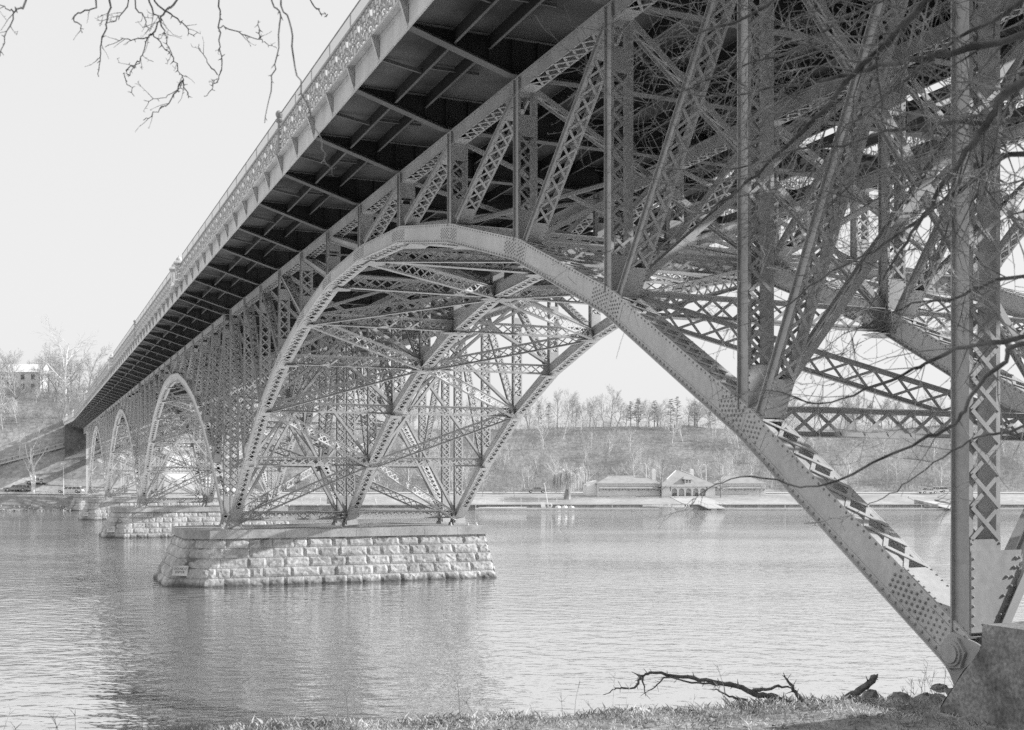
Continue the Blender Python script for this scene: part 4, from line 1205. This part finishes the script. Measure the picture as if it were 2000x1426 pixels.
mb.bar((-32, 1, 2.2), (-9, 1, 2.2), .08, .08); mb.build('dock_railing', M['fwhite'], t)
def boat(name, label, px, py, Y, L, Wd, H, m, turned=False, rz=0, group=None):
    p = at(px, py, Y); mb = MB(); n = 12; seg = 7
    for i in range(n+1):
        f = i/n; w = Wd/2*(sin(pi*min(1, f*1.15))**.6 if f < .87 else max(.03, (1-f)/.13*.58)); 
        for s in range(seg):
            a = pi*s/(seg-1); z = H*sin(a)*(1 if turned else -1)*(.75+.25*f)+(0 if turned else H*(1+.15*f*f))
            mb.v.append(((f-.5)*L, w*cos(a), z))
    for i in range(n):
        for s in range(seg-1):
            o = i*seg+s; mb.f.append((o, o+1, o+seg+1, o+seg))
    t = thing(name, label, 'boat', (p[0], p[1], .4), rz, group)
    mb.build('hull', m, t, smoothed=True)
    g = MB()
    for sd in (0, seg-1):
        g.tube([mb.v[i*seg+sd] for i in range(n+1)], [.05]*(n+1), 4)
    g.build('gunwale', M['btrim'], t)
    if not turned:
        g = MB()
        for f in (-.2, .1): g.box(f*L-.12, -Wd*.42, H*.7, f*L+.12, Wd*.42, H*.78)
        g.build('thwart', M['wood'], t)
    return t
boat('rowing_boat', 'larger white boat lying on the landing stage left of the gangway', 1282, 989, 252, 6.0, 1.6, .75, M['white'])
boat('rowing_boat', 'low white boat lying next to the larger one, nearer the gangway', 1312, 991, 252, 5.6, 1.4, .6, M['white'])
for px, lab in ((1090, 'leftmost of three round white dinghies moored below the willow'), (1103, 'middle one of the three round white dinghies below the willow'), (1116, 'rightmost and dullest of three round dinghies below the willow')):
    boat('dinghy', lab, px, 991, 252.5, 2.2, 1.5, .55, M['white'] if px < 1110 else M['carmid'], True, 1.57, 'round dinghies below the willow')
for px, lab in ((968, 'long slim racing shell lying on the far dock, left one'), (995, 'long slim racing shell lying on the far dock, right one')):
    boat('racing_shell', lab, px, 993, 252.2, 7.5, .5, .25, M['carlight'], True)
p = at(1062, 989, 252.5); t = thing('landing_board', 'pale flat board propped upright beside the ring on the far dock', 'board', (p[0], p[1], .38)); mb = MB(); mb.hexa([(-.5, 0, 0), (.5, 0, 0), (.2, .5, 1.25), (-.75, .5, 1.25), (-.5, .06, 0), (.5, .06, 0), (.2, .56, 1.25), (-.75, .56, 1.25)]); mb.build('board', M['carlight'], t)
p = at(1074, 990, 252.5); mb = MB()
for i in range(16):
    a, b = 2*pi*i/16, 2*pi*(i+1)/16; mb.tube([(.42*cos(a), 0, .55+.38*sin(a)), (.42*cos(b), 0, .55+.38*sin(b))], [.17, .17], 6)
o = mb.build('float_ring', M['carlight'], None, (p[0], p[1], .35)); tag(o, 'pale ring float standing on the far dock between the board and the dinghies', 'float')
p = at(1343, 990, 252.5); t = thing('trestle', 'small white A-frame trestle on the landing stage left of the gangway', 'trestle', (p[0], p[1], .38)); mb = MB()
for s in (-.35, .35):
    mb.bar((s-.25, -.3, 0), (s*.4, 0, .85), .07, .07); mb.bar((s+.25, .3, 0), (s*.4, 0, .85), .07, .07)
mb.bar((-.5, 0, .35), (.5, 0, .35), .06, .06); mb.build('frame', M['white'], t)
p = at(1070, 985, 255.5); t = thing('mast', 'leaning white mast with a small cross piece at the far river wall', 'mast', (p[0], p[1], 1.1)); mb = MB(); mb.cyl((0, 0, 0), (-.75, 0, 4.7), .11, .07, 6); mb.build('spar', M['white'], t); mb = MB(); mb.bar((-1.05, 0, 4.55), (-.35, 0, 5.0), .09, .09); mb.build('cross_piece', M['white'], t)
def lamp(px, base_d, H, lab, arm=1.3):
    Y = 255+base_d; X = (px-1000)/FPX*Y; t = thing('street_lamp', lab, 'street lamp', (X, Y, far_h(X, Y)), 0, 'street lamps on the far bank')
    mb = MB(); mb.tube([(0, 0, 0), (0, 0, H*.9), (-arm*.15, 0, H*.97), (-arm*.5, 0, H), (-arm, 0, H-.05)], [.11, .08, .06, .05, .05], 6); mb.build('pole', M['white'], t)
    mb = MB(); mb.lathe((-arm-.15, 0, H-.18), [(.05, 0), (.2, .05), (.17, .18), (.05, .24)], 8); mb.build('lamp_head', M['white'], t)
    return t
lamp(1085, 33, 6.6, 'street lamp with long arm left of the willow on the far bank', -1.4); lamp(1262, 44, 7.6, 'street lamp rising behind the left wing of the boathouse'); lamp(1379, 44, 7.2, 'street lamp rising behind the right wing of the boathouse', .5)
t = lamp(124, 10, 6.8, 'pale pole beside the white station wagon on the far bank', .3); X = (124-1000)/FPX*252; t.location = (X, 252, far_h(X, 252))
# picnic shelter bench, fence posts
p = at(976, 968, 281); t = thing('picnic_table', 'dark picnic table by the far road, seen right of the bridge leg', 'picnic table', (p[0], 281, far_h(p[0], 281)))
mb = MB(); mb.box(-1.8, -.5, .75, 1.8, .5, .85); mb.build('table_top', M['btrim'], t); mb = MB(); mb.box(-1.8, -1.1, .42, 1.8, -.75, .5); mb.box(-1.8, .75, .42, 1.8, 1.1, .5); mb.build('bench', M['btrim'], t)
for x in (-1.4, 0, 1.4): mb = MB(); mb.bar((x, -.8, 0), (x, .0, .8), .1, .1); mb.bar((x, .8, 0), (x, .0, .8), .1, .1); mb.build('leg', M['btrim'], t)
t = thing('wire_fence', 'thin post and rail fence along the top of the far river wall', 'fence', (0, 0, 0)); mb = MB(); pm = MB()
for x in range(-62, 12, 4): z = far_h(x, shore(x)+2.5); mb.cyl((x, shore(x)+2.5, z), (x, shore(x)+2.5, z+1.5), .06, seg=5)
for z in (.7, 1.45): pm.bar((-62, shore(-62)+2.5, 1.2+z), (8, shore(8)+2.5, 1.2+z), .05, .05)
mb.build('fence_posts', M['fwhite'], t); pm.build('rail', M['fwhite'], t)
def at_land(px, Y): X = (px-1000)/FPX*Y; return (X, Y, far_h(X, Y))
t = thing('board_fence', 'grey vertical board fence seen between the legs of the nearest bridge pier', 'fence', at_land(684, 256))
for s, x0, x1 in ((0, -5.2, 2.3),):
    mb = MB(); x = x0
    while x < x1: mb.box(x, -.02, -.3, x+.22, .02, 1.6+.06*hsh(x, 1)); x += .24
    mb.build('boards', M['wood'], t); mb = MB(); mb.box(x0, .021, .3, x1, .08, .42); mb.box(x0, .021, 1.2, x1, .08, 1.32); mb.build('rail', M['wood'], t)
# ---- cars
def car(label, px, Y, rz, paint, wagon, L=5.4, group='cars parked on the far bank'):
    t = thing('parked_car', label, 'car', at_land(px, Y), rz, group); t.location.z += .12
    h = L/2
    b = MB(); b.extrude([(-h, .35), (-h+.05, .62), (-h+.1, .8), (-h*.45, .86), (h*.98, .84), (h, .55), (h, .33)], 1, -.9, .9); body = b.build('body', paint, t)
    g = MB(); r = h*.9 if wagon else h*.45
    g.hexa([(-h*.42, -.84, .85), (r, -.84, .85), (r, .84, .85), (-h*.42, .84, .85), (-h*.22, -.68, 1.36), (r-.25, -.68, 1.36), (r-.25, .68, 1.36), (-h*.22, .68, 1.36)]); g.build('windows', M['window'], t)
    g = MB(); g.hexa([(-h*.24, -.72, 1.361), (r-.2, -.72, 1.361), (r-.2, .72, 1.361), (-h*.24, .72, 1.361), (-h*.2, -.66, 1.45), (r-.3, -.66, 1.45), (r-.3, .66, 1.45), (-h*.2, .66, 1.45)])
    n = 4 if wagon else 3
    for j in range(n+1):
        f = j/n; x0 = -h*.42+(r+h*.42)*f; x1 = -h*.22+(r-.25+h*.22)*f
        for s in (-1, 1): g.bar((x0, s*.855, .85), (x1, s*.695, 1.37), .07, .03, (0, 1, 0))
    g.build('roof', paint, t)
    for x in (-h*.62, h*.6):
        for s in (-1, 1):
            w = MB(); w.cyl((x, s*.72, .34), (x, s*.92, .34), .34, seg=14); wo = w.build('wheel', M['rubber'], t)
            w = MB(); w.cyl((x, s*.921, .34), (x, s*.935, .34), .18, seg=10); w.build('hubcap', M['carlight'], wo)
    for x in (-h-.04, h+.04): w = MB(); w.box(x-.06, -.88, .36, x+.06, .88, .5); w.build('bumper', M['carlight'], t)
    return t
car('dark station wagon parked at the left edge of the far bank', 33, 262, .03, M['cardark'], True, 5.6)
car('small pale car half behind the forked sycamore on the far bank', 72, 265, 0, M['carmid'], False, 4.6)
car('white station wagon parked beside the pale pole on the far bank', 136, 258, .02, M['carlight'], True, 6.0)
car('dark car on the far drive left of the willow', 1048, 289, .1, M['cardark'], False, 5.0, None)
car('grey car at the head of the far right boat ramp', 1812, 281, .3, M['carmid'], False, 5.0, None)
car('pale car on the drive at the far right', 1826, 292, 0, M['carlight'], True, 6.4, None)
# second ramp at the right
t = thing('gangway', 'far right gangway with dark side walls sloping down to the water', 'gangway', ((1838-1000)/FPX*255, 255, 0), .5)
mb = MB(); mb.hexa([(-3, 4, 1.6), (3, 4, 1.6), (3, -5, .2), (-3, -5, .2), (-3, 4, 1.75), (3, 4, 1.75), (3, -5, .35), (-3, -5, .35)]); mb.build('ramp_boards', M['road'], t)
mb = MB(); mb.extrude([(4.5, .6), (4.5, 2.2), (-2, 1.1), (-2, .4)], 0, -3.4, -3.02); mb.extrude([(4.5, .6), (4.5, 2.2), (-2, 1.1), (-2, .4)], 0, 3.02, 3.4); mb.build('side_walls', M['wallst'], t)
# ---- house on the left hill
X = (34-1000)/FPX*318; t = thing('hill_house', 'pale two-storey house among bare trees on the left hill', 'house', (X, 318, far_h(X, 318)-.2), .05)
mb = MB(); mb.box(-6, 0, 0, 6, 8, 5.6); mb.box(-10, 1, 0, -6.02, 7, 3.6); mb.build('wall', M['plaster'], t)
mb = MB(); mb.extrude([(-.6, 5.6), (8.6, 5.6), (4, 8.2)], 0, -6.5, 6.5); mb.build('roof', M['plaster'], t)
for x in (-4.2, -1.4, 1.4, 4.2):
    for z in (1.0, 3.6):
        mb = MB(); mb.box(x-.5, -.05, z, x+.5, -.004, z+1.4); w = mb.build('window', M['window'], t)
        mb = MB(); mb.box(x-.62, -.08, z-.1, x+.62, -.052, z); mb.build('sill', M['white'], w)
# ---- far abutment and the ramped wall below it
t = thing('bridge_abutment', 'dark stone abutment wall at the far left end of the bridge', 'abutment', rotz=ALPHA)
mb = MB(); mb.box(T-4.2, AFAR-3, 4, T+2*W+5, AFAR+14, chord_top(AFAR)+.8); recalc(mb.build('abutment_wall', M['abut'], t))
mb = MB(); mb.box(T-4.4, AFAR+.02, chord_top(AFAR)+1.4, T-3.9, AFAR+40, chord_top(AFAR)+2.6); mb.build('parapet', M['pylon'], t)
t = thing('ramp_parapet', 'pale low double-railed parapet climbing the far left slope toward the abutment', 'parapet')
pts = []
for px, py in ((-60, 922), (0, 906), (60, 890), (140, 868), (205, 850), (235, 840)):
    Y = 262.0
    while Y < 300 and far_h((px-1000)/FPX*Y, Y) < at(px, py, Y)[2]-.7: Y += .25
    pts.append(at(px, py, Y))
mb = MB(); pm = MB()
for a, b in zip(pts, pts[1:]):
    mb.bar(a, b, .5, .35); mb.bar(vadd(a, (0, 0, .9)), vadd(b, (0, 0, .9)), .18, .18)
    n = 5
    for i in range(n): p = lerp(a, b, i/n); pm.bar(p, vadd(p, (0, 0, .9)), .14, .14)
    pm.quad(a, b, (b[0], b[1]+.2, far_h(b[0], b[1])-1), (a[0], a[1]+.2, far_h(a[0], a[1])-1))
mb.build('coping', M['pylon'], t); pm.build('wall', M['abut'], t)

# ================================================================== NEAR TREES
def fol(tubes, pts, r0, r1, seg=6, rng=random):
    """a limb: catmull-rom through the guide points, slightly crooked"""
    P_ = [pts[0]]+pts+[pts[-1]]; out = []
    for i in range(1, len(P_)-2):
        for s in range(4):
            u = s/4; a, b, c, d = P_[i-1], P_[i], P_[i+1], P_[i+2]
            p = tuple(.5*((2*b[k])+(-a[k]+c[k])*u+(2*a[k]-5*b[k]+4*c[k]-d[k])*u*u+(-a[k]+3*b[k]-3*c[k]+d[k])*u**3) for k in range(3))
            j = .012; out.append((p[0]+rng.uniform(-j, j), p[1]+rng.uniform(-j, j), p[2]+rng.uniform(-j, j)))
    out.append(pts[-1]); n = len(out)-1
    rad = [(r0+(r1-r0)*i/n)*(1+rng.uniform(-.08, .16)) for i in range(n+1)]
    tubes.tube(out, rad, seg, False); return out, rad
def twiglets(cr, p, d, L, r, lvl, rng, lift=0.0, col=None):
    n = 4 if lvl == 0 else 3; pts = [p]; rad = [r]; cur = d
    for i in range(n):
        cur = vnorm((cur[0]+rng.uniform(-.28, .28), cur[1]+rng.uniform(-.28, .28), cur[2]+rng.uniform(-.28, .28)+lift))
        p = vadd(p, vmul(cur, L/n)); pts.append(p); rad.append(max(.0016, r*(1-.7*(i+1)/n)))
    cr.tube(pts, rad, 4 if r > .006 else 3, False)
    # buds
    for i in range(1, n+1):
        if rng.random() < .5:
            q = pts[i]; e = (q[0]+rng.uniform(-.02, .02), q[1]+rng.uniform(-.02, .02), q[2]+rng.uniform(-.012, .025)); cr.tube([q, e], [rad[i]*1.25, .001], 3, False)
    if lvl >= 2: return
    for b in range(rng.randint(3, 5) if lvl == 0 else rng.randint(1, 3)):
        f = rng.uniform(.2, 1); x = f*n; i = min(n-1, int(x)); q = lerp(pts[i], pts[i+1], x-i); dd = vnorm(vsub(pts[i+1], pts[i]))
        a = vnorm(vcross(dd, (rng.uniform(-1, 1), rng.uniform(-1, 1), rng.uniform(-1, 1)))); an = rng.uniform(.45, 1.15)
        twiglets(cr, q, vnorm(vadd(vmul(dd, cos(an)), vmul(a, sin(an)))), L*rng.uniform(.35, .65), r*.6, lvl+1, rng, lift)
rng = random.Random(21)
tree = thing('riverside_tree', 'leafless tree on the near bank reaching dense twigs in from the right', 'tree')
tr, cr = MB(), MB()
base = (8.9, 5.2, near_h(8.9, 5.2)-.2)
fork = (8.3, 5.6, CAMZ+1.6)
fol(tr, [base, (8.8, 5.2, CAMZ-.4), fork, (7.9, 6.0, CAMZ+4.0), (7.2, 6.4, CAMZ+6.6)], .26, .08, 10, rng)
LIMBS = [
    (.075, .008, [(8.2, 5.7, CAMZ+2.2), at(2350, 30, 6.4), at(2000, 158, 6.8), at(1949, 212, 7.0), at(1914, 262, 7.1), at(1861, 333, 7.2), at(1819, 403, 7.4), at(1770, 470, 7.5), at(1725, 545, 7.7)], 1.0),
    (.06, .007, [(8.0, 5.9, CAMZ+3.2), at(2300, -60, 6.6), at(2010, 65, 7.0), at(1861, 102, 7.2), at(1750, 122, 7.5), at(1640, 150, 7.8), at(1500, 175, 8.1), at(1390, 190, 8.4)], 1.0),
    (.06, .008, [(7.8, 6.1, CAMZ+4.4), at(2000, -160, 6.9), at(1813, 0, 7.1), at(1749, 66, 7.2), at(1672, 140, 7.3), at(1616, 207, 7.4), at(1510, 305, 7.6), at(1447, 368, 7.8), at(1370, 420, 8.0)], 1.0),
    (.05, .006, [(7.6, 6.2, CAMZ+5.0), at(1850, -220, 7.2), at(1600, -60, 7.6), at(1480, 20, 7.9), at(1380, 60, 8.2), at(1280, 80, 8.5)], 1.0),
    (.055, .006, [(8.3, 5.6, CAMZ+1.9), at(2300, 600, 6.6), at(2000, 660, 6.9), at(1909, 672, 7.1), at(1832, 697, 7.2), at(1782, 722, 7.3), at(1690, 760, 7.5), at(1600, 790, 7.7), at(1520, 765, 7.8)], .40),
    (.05, .006, [(8.35, 5.6, CAMZ+1.5), at(2250, 640, 6.2), at(1998, 674, 6.5), at(1964, 703, 6.6), at(1900, 768, 6.7), at(1881, 811, 6.8), at(1838, 842, 6.9), at(1782, 870, 7.0), at(1634, 938, 7.3), at(1560, 950, 7.5), at(1470, 930, 7.7), at(1400, 945, 7.9)], .16),
    (.045, .006, [(8.2, 5.7, CAMZ+2.0), at(2280, 380, 6.6), at(2005, 300, 7.1), at(1930, 330, 7.3), at(1850, 390, 7.5), at(1760, 450, 7.8), at(1690, 500, 8.0), at(1600, 545, 8.2), at(1530, 600, 8.4)], .8),
    (.04, .005, [(8.1, 5.8, CAMZ+2.8), at(2250, 120, 6.8), at(2000, 230, 7.5), at(1900, 240, 7.8), at(1760, 250, 8.1), at(1650, 285, 8.4), at(1560, 290, 8.6), at(1440, 330, 8.9), at(1300, 330, 9.2)], .9),
    (.035, .005, [(8.3, 5.6, CAMZ+1.7), at(2250, 560, 6.8), at(2000, 540, 7.4), at(1920, 560, 7.6), at(1850, 585, 7.8), at(1760, 600, 8.0), at(1680, 640, 8.2)], .6),
    (.03, .004, [(8.3, 5.6, CAMZ+1.6), at(2250, 700, 6.6), at(2000, 830, 7.0), at(1930, 850, 7.2), at(1860, 880, 7.4), at(1790, 930, 7.6), at(1740, 965, 7.8), at(1690, 990, 8.0)], .14),
    (.04, .005, [(7.9, 6.0, CAMZ+3.6), at(2200, -100, 7.0), at(1990, 10, 7.6), at(1900, 60, 7.9), at(1800, 130, 8.2), at(1700, 215, 8.5), at(1640, 260, 8.8), at(1560, 380, 9.0)], .9),
    (.035, .005, [(7.7, 6.1, CAMZ+4.6), at(1950, -160, 7.4), at(1760, -20, 7.8), at(1640, 40, 8.2), at(1540, 100, 8.6), at(1450, 130, 8.9), at(1350, 170, 9.2), at(1250, 210, 9.4)], 1.0),
]
for (r0, r1, pts, dens) in LIMBS:
    if dens < .6: r0 *= .72; r1 *= .85
    out, rad = fol(tr, pts, r0*.5, r1*.7, 7, rng)
    n = len(out)
    for i in range(5, n-1):
        for _ in range(2 if rng.random() < dens*.35 else 1):
            if rng.random() > dens*1.0: continue
            d = vnorm(vsub(out[i+1], out[i-1])); a = vnorm(vcross(d, (rng.uniform(-.4, .4), 1, rng.uniform(-.4, .4))))
            s = rng.choice((-1, 1)); an = rng.uniform(.35, 1.1)
            nd = vnorm(vadd(vadd(vmul(d, cos(an)), vmul(a, s*sin(an))), (0, rng.uniform(-.3, .3), 0)))
            twiglets(cr, out[i], nd, rng.uniform(.35, .95)*(.7+.5*dens), max(.0035, min(.0075, rad[i]*.36)), 0 if rng.random() < (.85 if dens > .7 else .3) else 1, rng)
    twiglets(cr, out[-1], vnorm(vsub(out[-1], out[-3])), .3+.3*dens, r1, 0, rng)
tr.build('trunk', M['bark'], tree, smoothed=True); cr.build('twigs', M['twig'], tree, smoothed=True)
# second tree: branch hanging in at the upper left
tree2 = thing('overhanging_tree', 'leafless tree on the near bank dangling thin twigs at the upper left', 'tree')
tr, cr = MB(), MB()
b2 = (-10.6, 2.2, near_h(-10.6, 2.2)-.2)
fol(tr, [b2, (-10.5, 2.3, CAMZ), (-10.2, 2.8, CAMZ+2.6), (-9.8, 3.4, CAMZ+5.5)], .22, .06, 9, rng)
limb = [(-10.15, 2.9, CAMZ+2.9), (-7.2, 4.6, CAMZ+4.2), at(-150, -330, 6.5), at(60, -150, 7.6), at(300, -95, 8.2), at(480, -85, 8.6), at(640, -70, 9.0)]
fol(tr, limb, .07, .02, 7, rng)
HANG = [
    [(350, -100, 8.3), (345, 0, 8.3), (325, 22, 8.3), (312, 42, 8.3), (298, 66, 8.3), (289, 73, 8.3), (272, 115, 8.3), (262, 135, 8.3), (250, 150, 8.3)],
    [(298, 66, 8.3), (320, 92, 8.3), (337, 112, 8.3), (352, 142, 8.3), (358, 158, 8.3), (340, 180, 8.4), (318, 192, 8.4), (281, 196, 8.4)],
    [(357, 156, 8.3), (345, 180, 8.3), (322, 205, 8.3), (300, 222, 8.3), (280, 235, 8.3)], [(357, 156, 8.3), (362, 172, 8.3), (368, 192, 8.3)],
    [(289, 73, 8.3), (262, 76, 8.3), (240, 77, 8.3), (205, 92, 8.4)], [(272, 118, 8.3), (250, 138, 8.2), (247, 155, 8.2), (262, 188, 8.2)],
    [(285, -95, 8.2), (292, 0, 8.2), (312, 40, 8.2), (325, 75, 8.25), (337, 112, 8.3)],
    [(424, -90, 8.5), (426, 0, 8.5), (428, 40, 8.5), (431, 90, 8.5), (432, 120, 8.5), (427, 150, 8.5), (415, 170, 8.5), (398, 188, 8.5)],
    [(430, 51, 8.5), (455, 60, 8.5), (480, 70, 8.5), (510, 77, 8.5), (524, 92, 8.5)], [(510, 77, 8.5), (507, 60, 8.5), (505, 40, 8.5)],
    [(427, 150, 8.5), (410, 125, 8.5), (396, 105, 8.5), (389, 86, 8.5)],
    [(525, -80, 8.7), (532, 0, 8.0), (546, 30, 7.6), (540, 110, 7.4), (530, 160, 7.3), (517, 240, 7.2)],
    [(540, -80, 8.8), (547, 0, 8.0), (562, 40, 7.5), (575, 110, 7.2), (590, 180, 7.0), (620, 262, 6.9), (636, 310, 6.9), (652, 345, 6.9)],
    [(190, -115, 7.9), (190, 0, 7.9), (165, 22, 7.9), (145, 35, 7.9), (155, 50, 7.9), (160, 64, 7.9)],
    [(220, -105, 8.0), (217, 0, 8.0), (207, 45, 8.0), (198, 85, 8.0), (193, 120, 8.0), (193, 150, 8.0)], [(255, -100, 8.1), (250, 0, 8.1), (230, 35, 8.1), (205, 48, 8.0)],
    [(70, -140, 7.6), (50, 0, 7.3), (30, 22, 7.2), (15, 60, 7.2), (0, 110, 7.2)], [(30, 22, 7.2), (12, 16, 7.2), (-10, 8, 7.2)],
    [(600, -75, 8.9), (608, 0, 8.9), (622, 18, 8.9), (632, 30, 8.9), (640, 28, 8.9)], [(268, -98, 8.1), (265, 0, 8.1), (280, 35, 8.1), (290, 55, 8.1)], [(300, -95, 8.2), (305, 0, 8.2), (340, 30, 8.2), (360, 52, 8.2), (380, 72, 8.2)]]
for h in HANG:
    pts = [at(*q) for q in h]; long = h[0][1] < 0; dark = h[0][0] < 500
    out, rad = fol(cr, pts, (.008 if dark else .0065) if long else .005, .0026, 4, rng)
    for i in range(6 if long else 2, len(out)-1):
        if rng.random() < .2 and h[0][0] < 505:
            d = vnorm(vsub(out[i+1], out[i-1])); a = vnorm(vcross(d, (0, 1, 0))); s = rng.choice((-1, 1)); an = rng.uniform(.5, 1.1)
            twiglets(cr, out[i], vnorm(vadd(vmul(d, cos(an)), vmul(a, s*sin(an)))), rng.uniform(.05, .16), .003, 1 if rng.random() < .35 else 2, rng)
        elif rng.random() < .6:
            q = out[i]; e = (q[0]+rng.uniform(-.03, .03), q[1], q[2]+rng.uniform(-.03, .02)); cr.tube([q, e], [rad[i]*1.2, .0015], 3, False)
tr.build('trunk', M['bark'], tree2, smoothed=True); cr.build('twigs', M['twig'], tree2, smoothed=True)
# ---- fallen wood on the bank
def deadwood(name, label, limbs, seed, stubs=.5):
    r = random.Random(seed); mb = MB(); tw = MB()
    for (r0, r1, g) in limbs:
        out, rad = fol(mb, [at(*q) for q in g], r0, r1, 7, r)
        for i in range(1, len(out)-1):
            if r.random() < stubs:
                d = vnorm(vsub(out[i+1], out[i-1])); a = vnorm(vcross(d, (r.uniform(-.5, .5), r.uniform(-1, 1), r.uniform(-.5, 1)))); l = r.uniform(.03, .12)
                tw.tube([out[i], vadd(out[i], vmul(vadd(a, vmul(d, .4)), l))], [rad[i]*.35, .003], 4, False)
        k = out[-1]
        for _ in range(2):
            d = vnorm(vsub(out[-1], out[-3])); tw.tube([k, vadd(k, vmul(vnorm((d[0]+r.uniform(-.5, .5), d[1], d[2]+r.uniform(-.4, .4))), r.uniform(.03, .09)))], [r1*.8, .003], 4, False)
    t = thing(name, label, 'dead branch'); k_ = len(mb.v); mb.v += tw.v; mb.f += [tuple(i+k_ for i in f) for f in tw.f]; mb.build('limb', M['log'], t, smoothed=True); return t
deadwood('fallen_branch', 'long forked dead branch lying across the near bank', [
    (.05, .012, [(1572, 1386, 15.1), (1545, 1378, 15.1), (1515, 1363, 15.15), (1480, 1357, 15.15), (1455, 1347, 15.2), (1425, 1337, 15.2), (1380, 1329, 15.25), (1330, 1322, 15.3), (1280, 1314, 15.3), (1262, 1318, 15.3), (1245, 1318, 15.3)]),
    (.03, .01, [(1470, 1350, 15.2), (1490, 1347, 15.2), (1520, 1341, 15.2), (1545, 1344, 15.2)]),
    (.04, .012, [(1582, 1384, 15.0), (1568, 1368, 15.05), (1553, 1352, 15.1), (1545, 1338, 15.1), (1534, 1324, 15.1)]),
    (.018, .006, [(1440, 1341, 15.2), (1400, 1336, 15.2), (1350, 1333, 15.2), (1302, 1323, 15.25), (1285, 1338, 15.2), (1265, 1350, 15.2)]),
    (.02, .006, [(1252, 1320, 15.3), (1245, 1334, 15.25), (1238, 1344, 15.2), (1215, 1344, 15.2), (1200, 1346, 15.15), (1188, 1354, 15.1)]),
    (.014, .005, [(1255, 1320, 15.3), (1257, 1335, 15.25), (1261, 1356, 15.2)]), (.018, .006, [(1460, 1366, 15.1), (1430, 1362, 15.1), (1405, 1350, 15.1), (1396, 1346, 15.1)])], 3)
deadwood('broken_log', 'short thick broken log sticking up at the water edge left of the pedestal', [
    (.062, .042, [(1628, 1384, 15.5), (1645, 1372, 15.55), (1665, 1358, 15.6), (1690, 1340, 15.6), (1711, 1322, 15.6)]), (.03, .01, [(1655, 1368, 15.5), (1664, 1378, 15.4), (1668, 1384, 15.4)])], 9, .8)
# ================================================================== LIGHT, SKY, CAMERA
SUN_R, SUN_L, SUN_Z = 1.0, -.37, .50
sd = B(SUN_R, SUN_L, SUN_Z); sd = vnorm(sd)
el = math.asin(sd[2]); az = math.atan2(sd[0], sd[1])
w = bpy.data.worlds.new('World'); SC.world = w; w.use_nodes = True
N_ = w.node_tree.nodes; L_ = w.node_tree.links
sky = N_.new('ShaderNodeTexSky'); sky.sky_type = 'NISHITA'; sky.sun_disc = False
sky.sun_elevation = el; sky.sun_rotation = az; sky.dust_density = 4.0; sky.air_density = 1.0; sky.ozone_density = 1.0
bw = N_.new('ShaderNodeRGBToBW'); L_.new(sky.outputs['Color'], bw.inputs['Color'])
mr = N_.new('ShaderNodeMapRange'); mr.inputs['From Min'].default_value = 0; mr.inputs['From Max'].default_value = 10
mr.inputs['To Min'].default_value = 7.2; mr.inputs['To Max'].default_value = 9.6
L_.new(bw.outputs['Val'], mr.inputs['Value'])
cb = N_.new('ShaderNodeCombineColor')
for k in range(3): L_.new(mr.outputs['Result'], cb.inputs[k])
bg = N_['Background']; bg.inputs['Strength'].default_value = .11
L_.new(cb.outputs['Color'], bg.inputs['Color'])
sl = bpy.data.lights.new('sun', 'SUN'); sl.energy = 5.0; sl.angle = radians(.5); sl.color = (1, 1, 1)
so = bpy.data.objects.new('sun', sl); COL.objects.link(so); so.location = (30, -20, 60)
from mathutils import Vector as V3
so.rotation_euler = V3(sd).to_track_quat('Z', 'Y').to_euler()
cd = bpy.data.cameras.new('camera'); co = bpy.data.objects.new('camera', cd); COL.objects.link(co)
co.location = (0, 0, CAMZ); co.rotation_euler = (radians(90), 0, 0)
cd.sensor_width = 36; cd.lens = FPX/2000*36; cd.shift_y = (940-713)/2000; cd.clip_end = 5000; cd.clip_start = .1
cd.dof.use_dof = True; cd.dof.focus_distance = 34; cd.dof.aperture_fstop = 3.8
SC.camera = co
SC.view_settings.view_transform = 'Standard'; SC.view_settings.look = 'None'; SC.view_settings.exposure = 0; SC.view_settings.gamma = 1
SC.render.engine = 'CYCLES'
SC.cycles.use_denoising = False; SC.cycles.denoiser = 'OPENIMAGEDENOISE'; SC.cycles.denoising_input_passes = 'RGB_ALBEDO_NORMAL'; SC.cycles.denoising_prefilter = 'ACCURATE'; SC.cycles.max_bounces = 6; SC.cycles.diffuse_bounces = 2; SC.cycles.transparent_max_bounces = 12
SC.cycles.caustics_reflective = True; SC.cycles.blur_glossy = 1.0; SC.cycles.sample_clamp_indirect = 1.0; SC.cycles.caustics_refractive = False
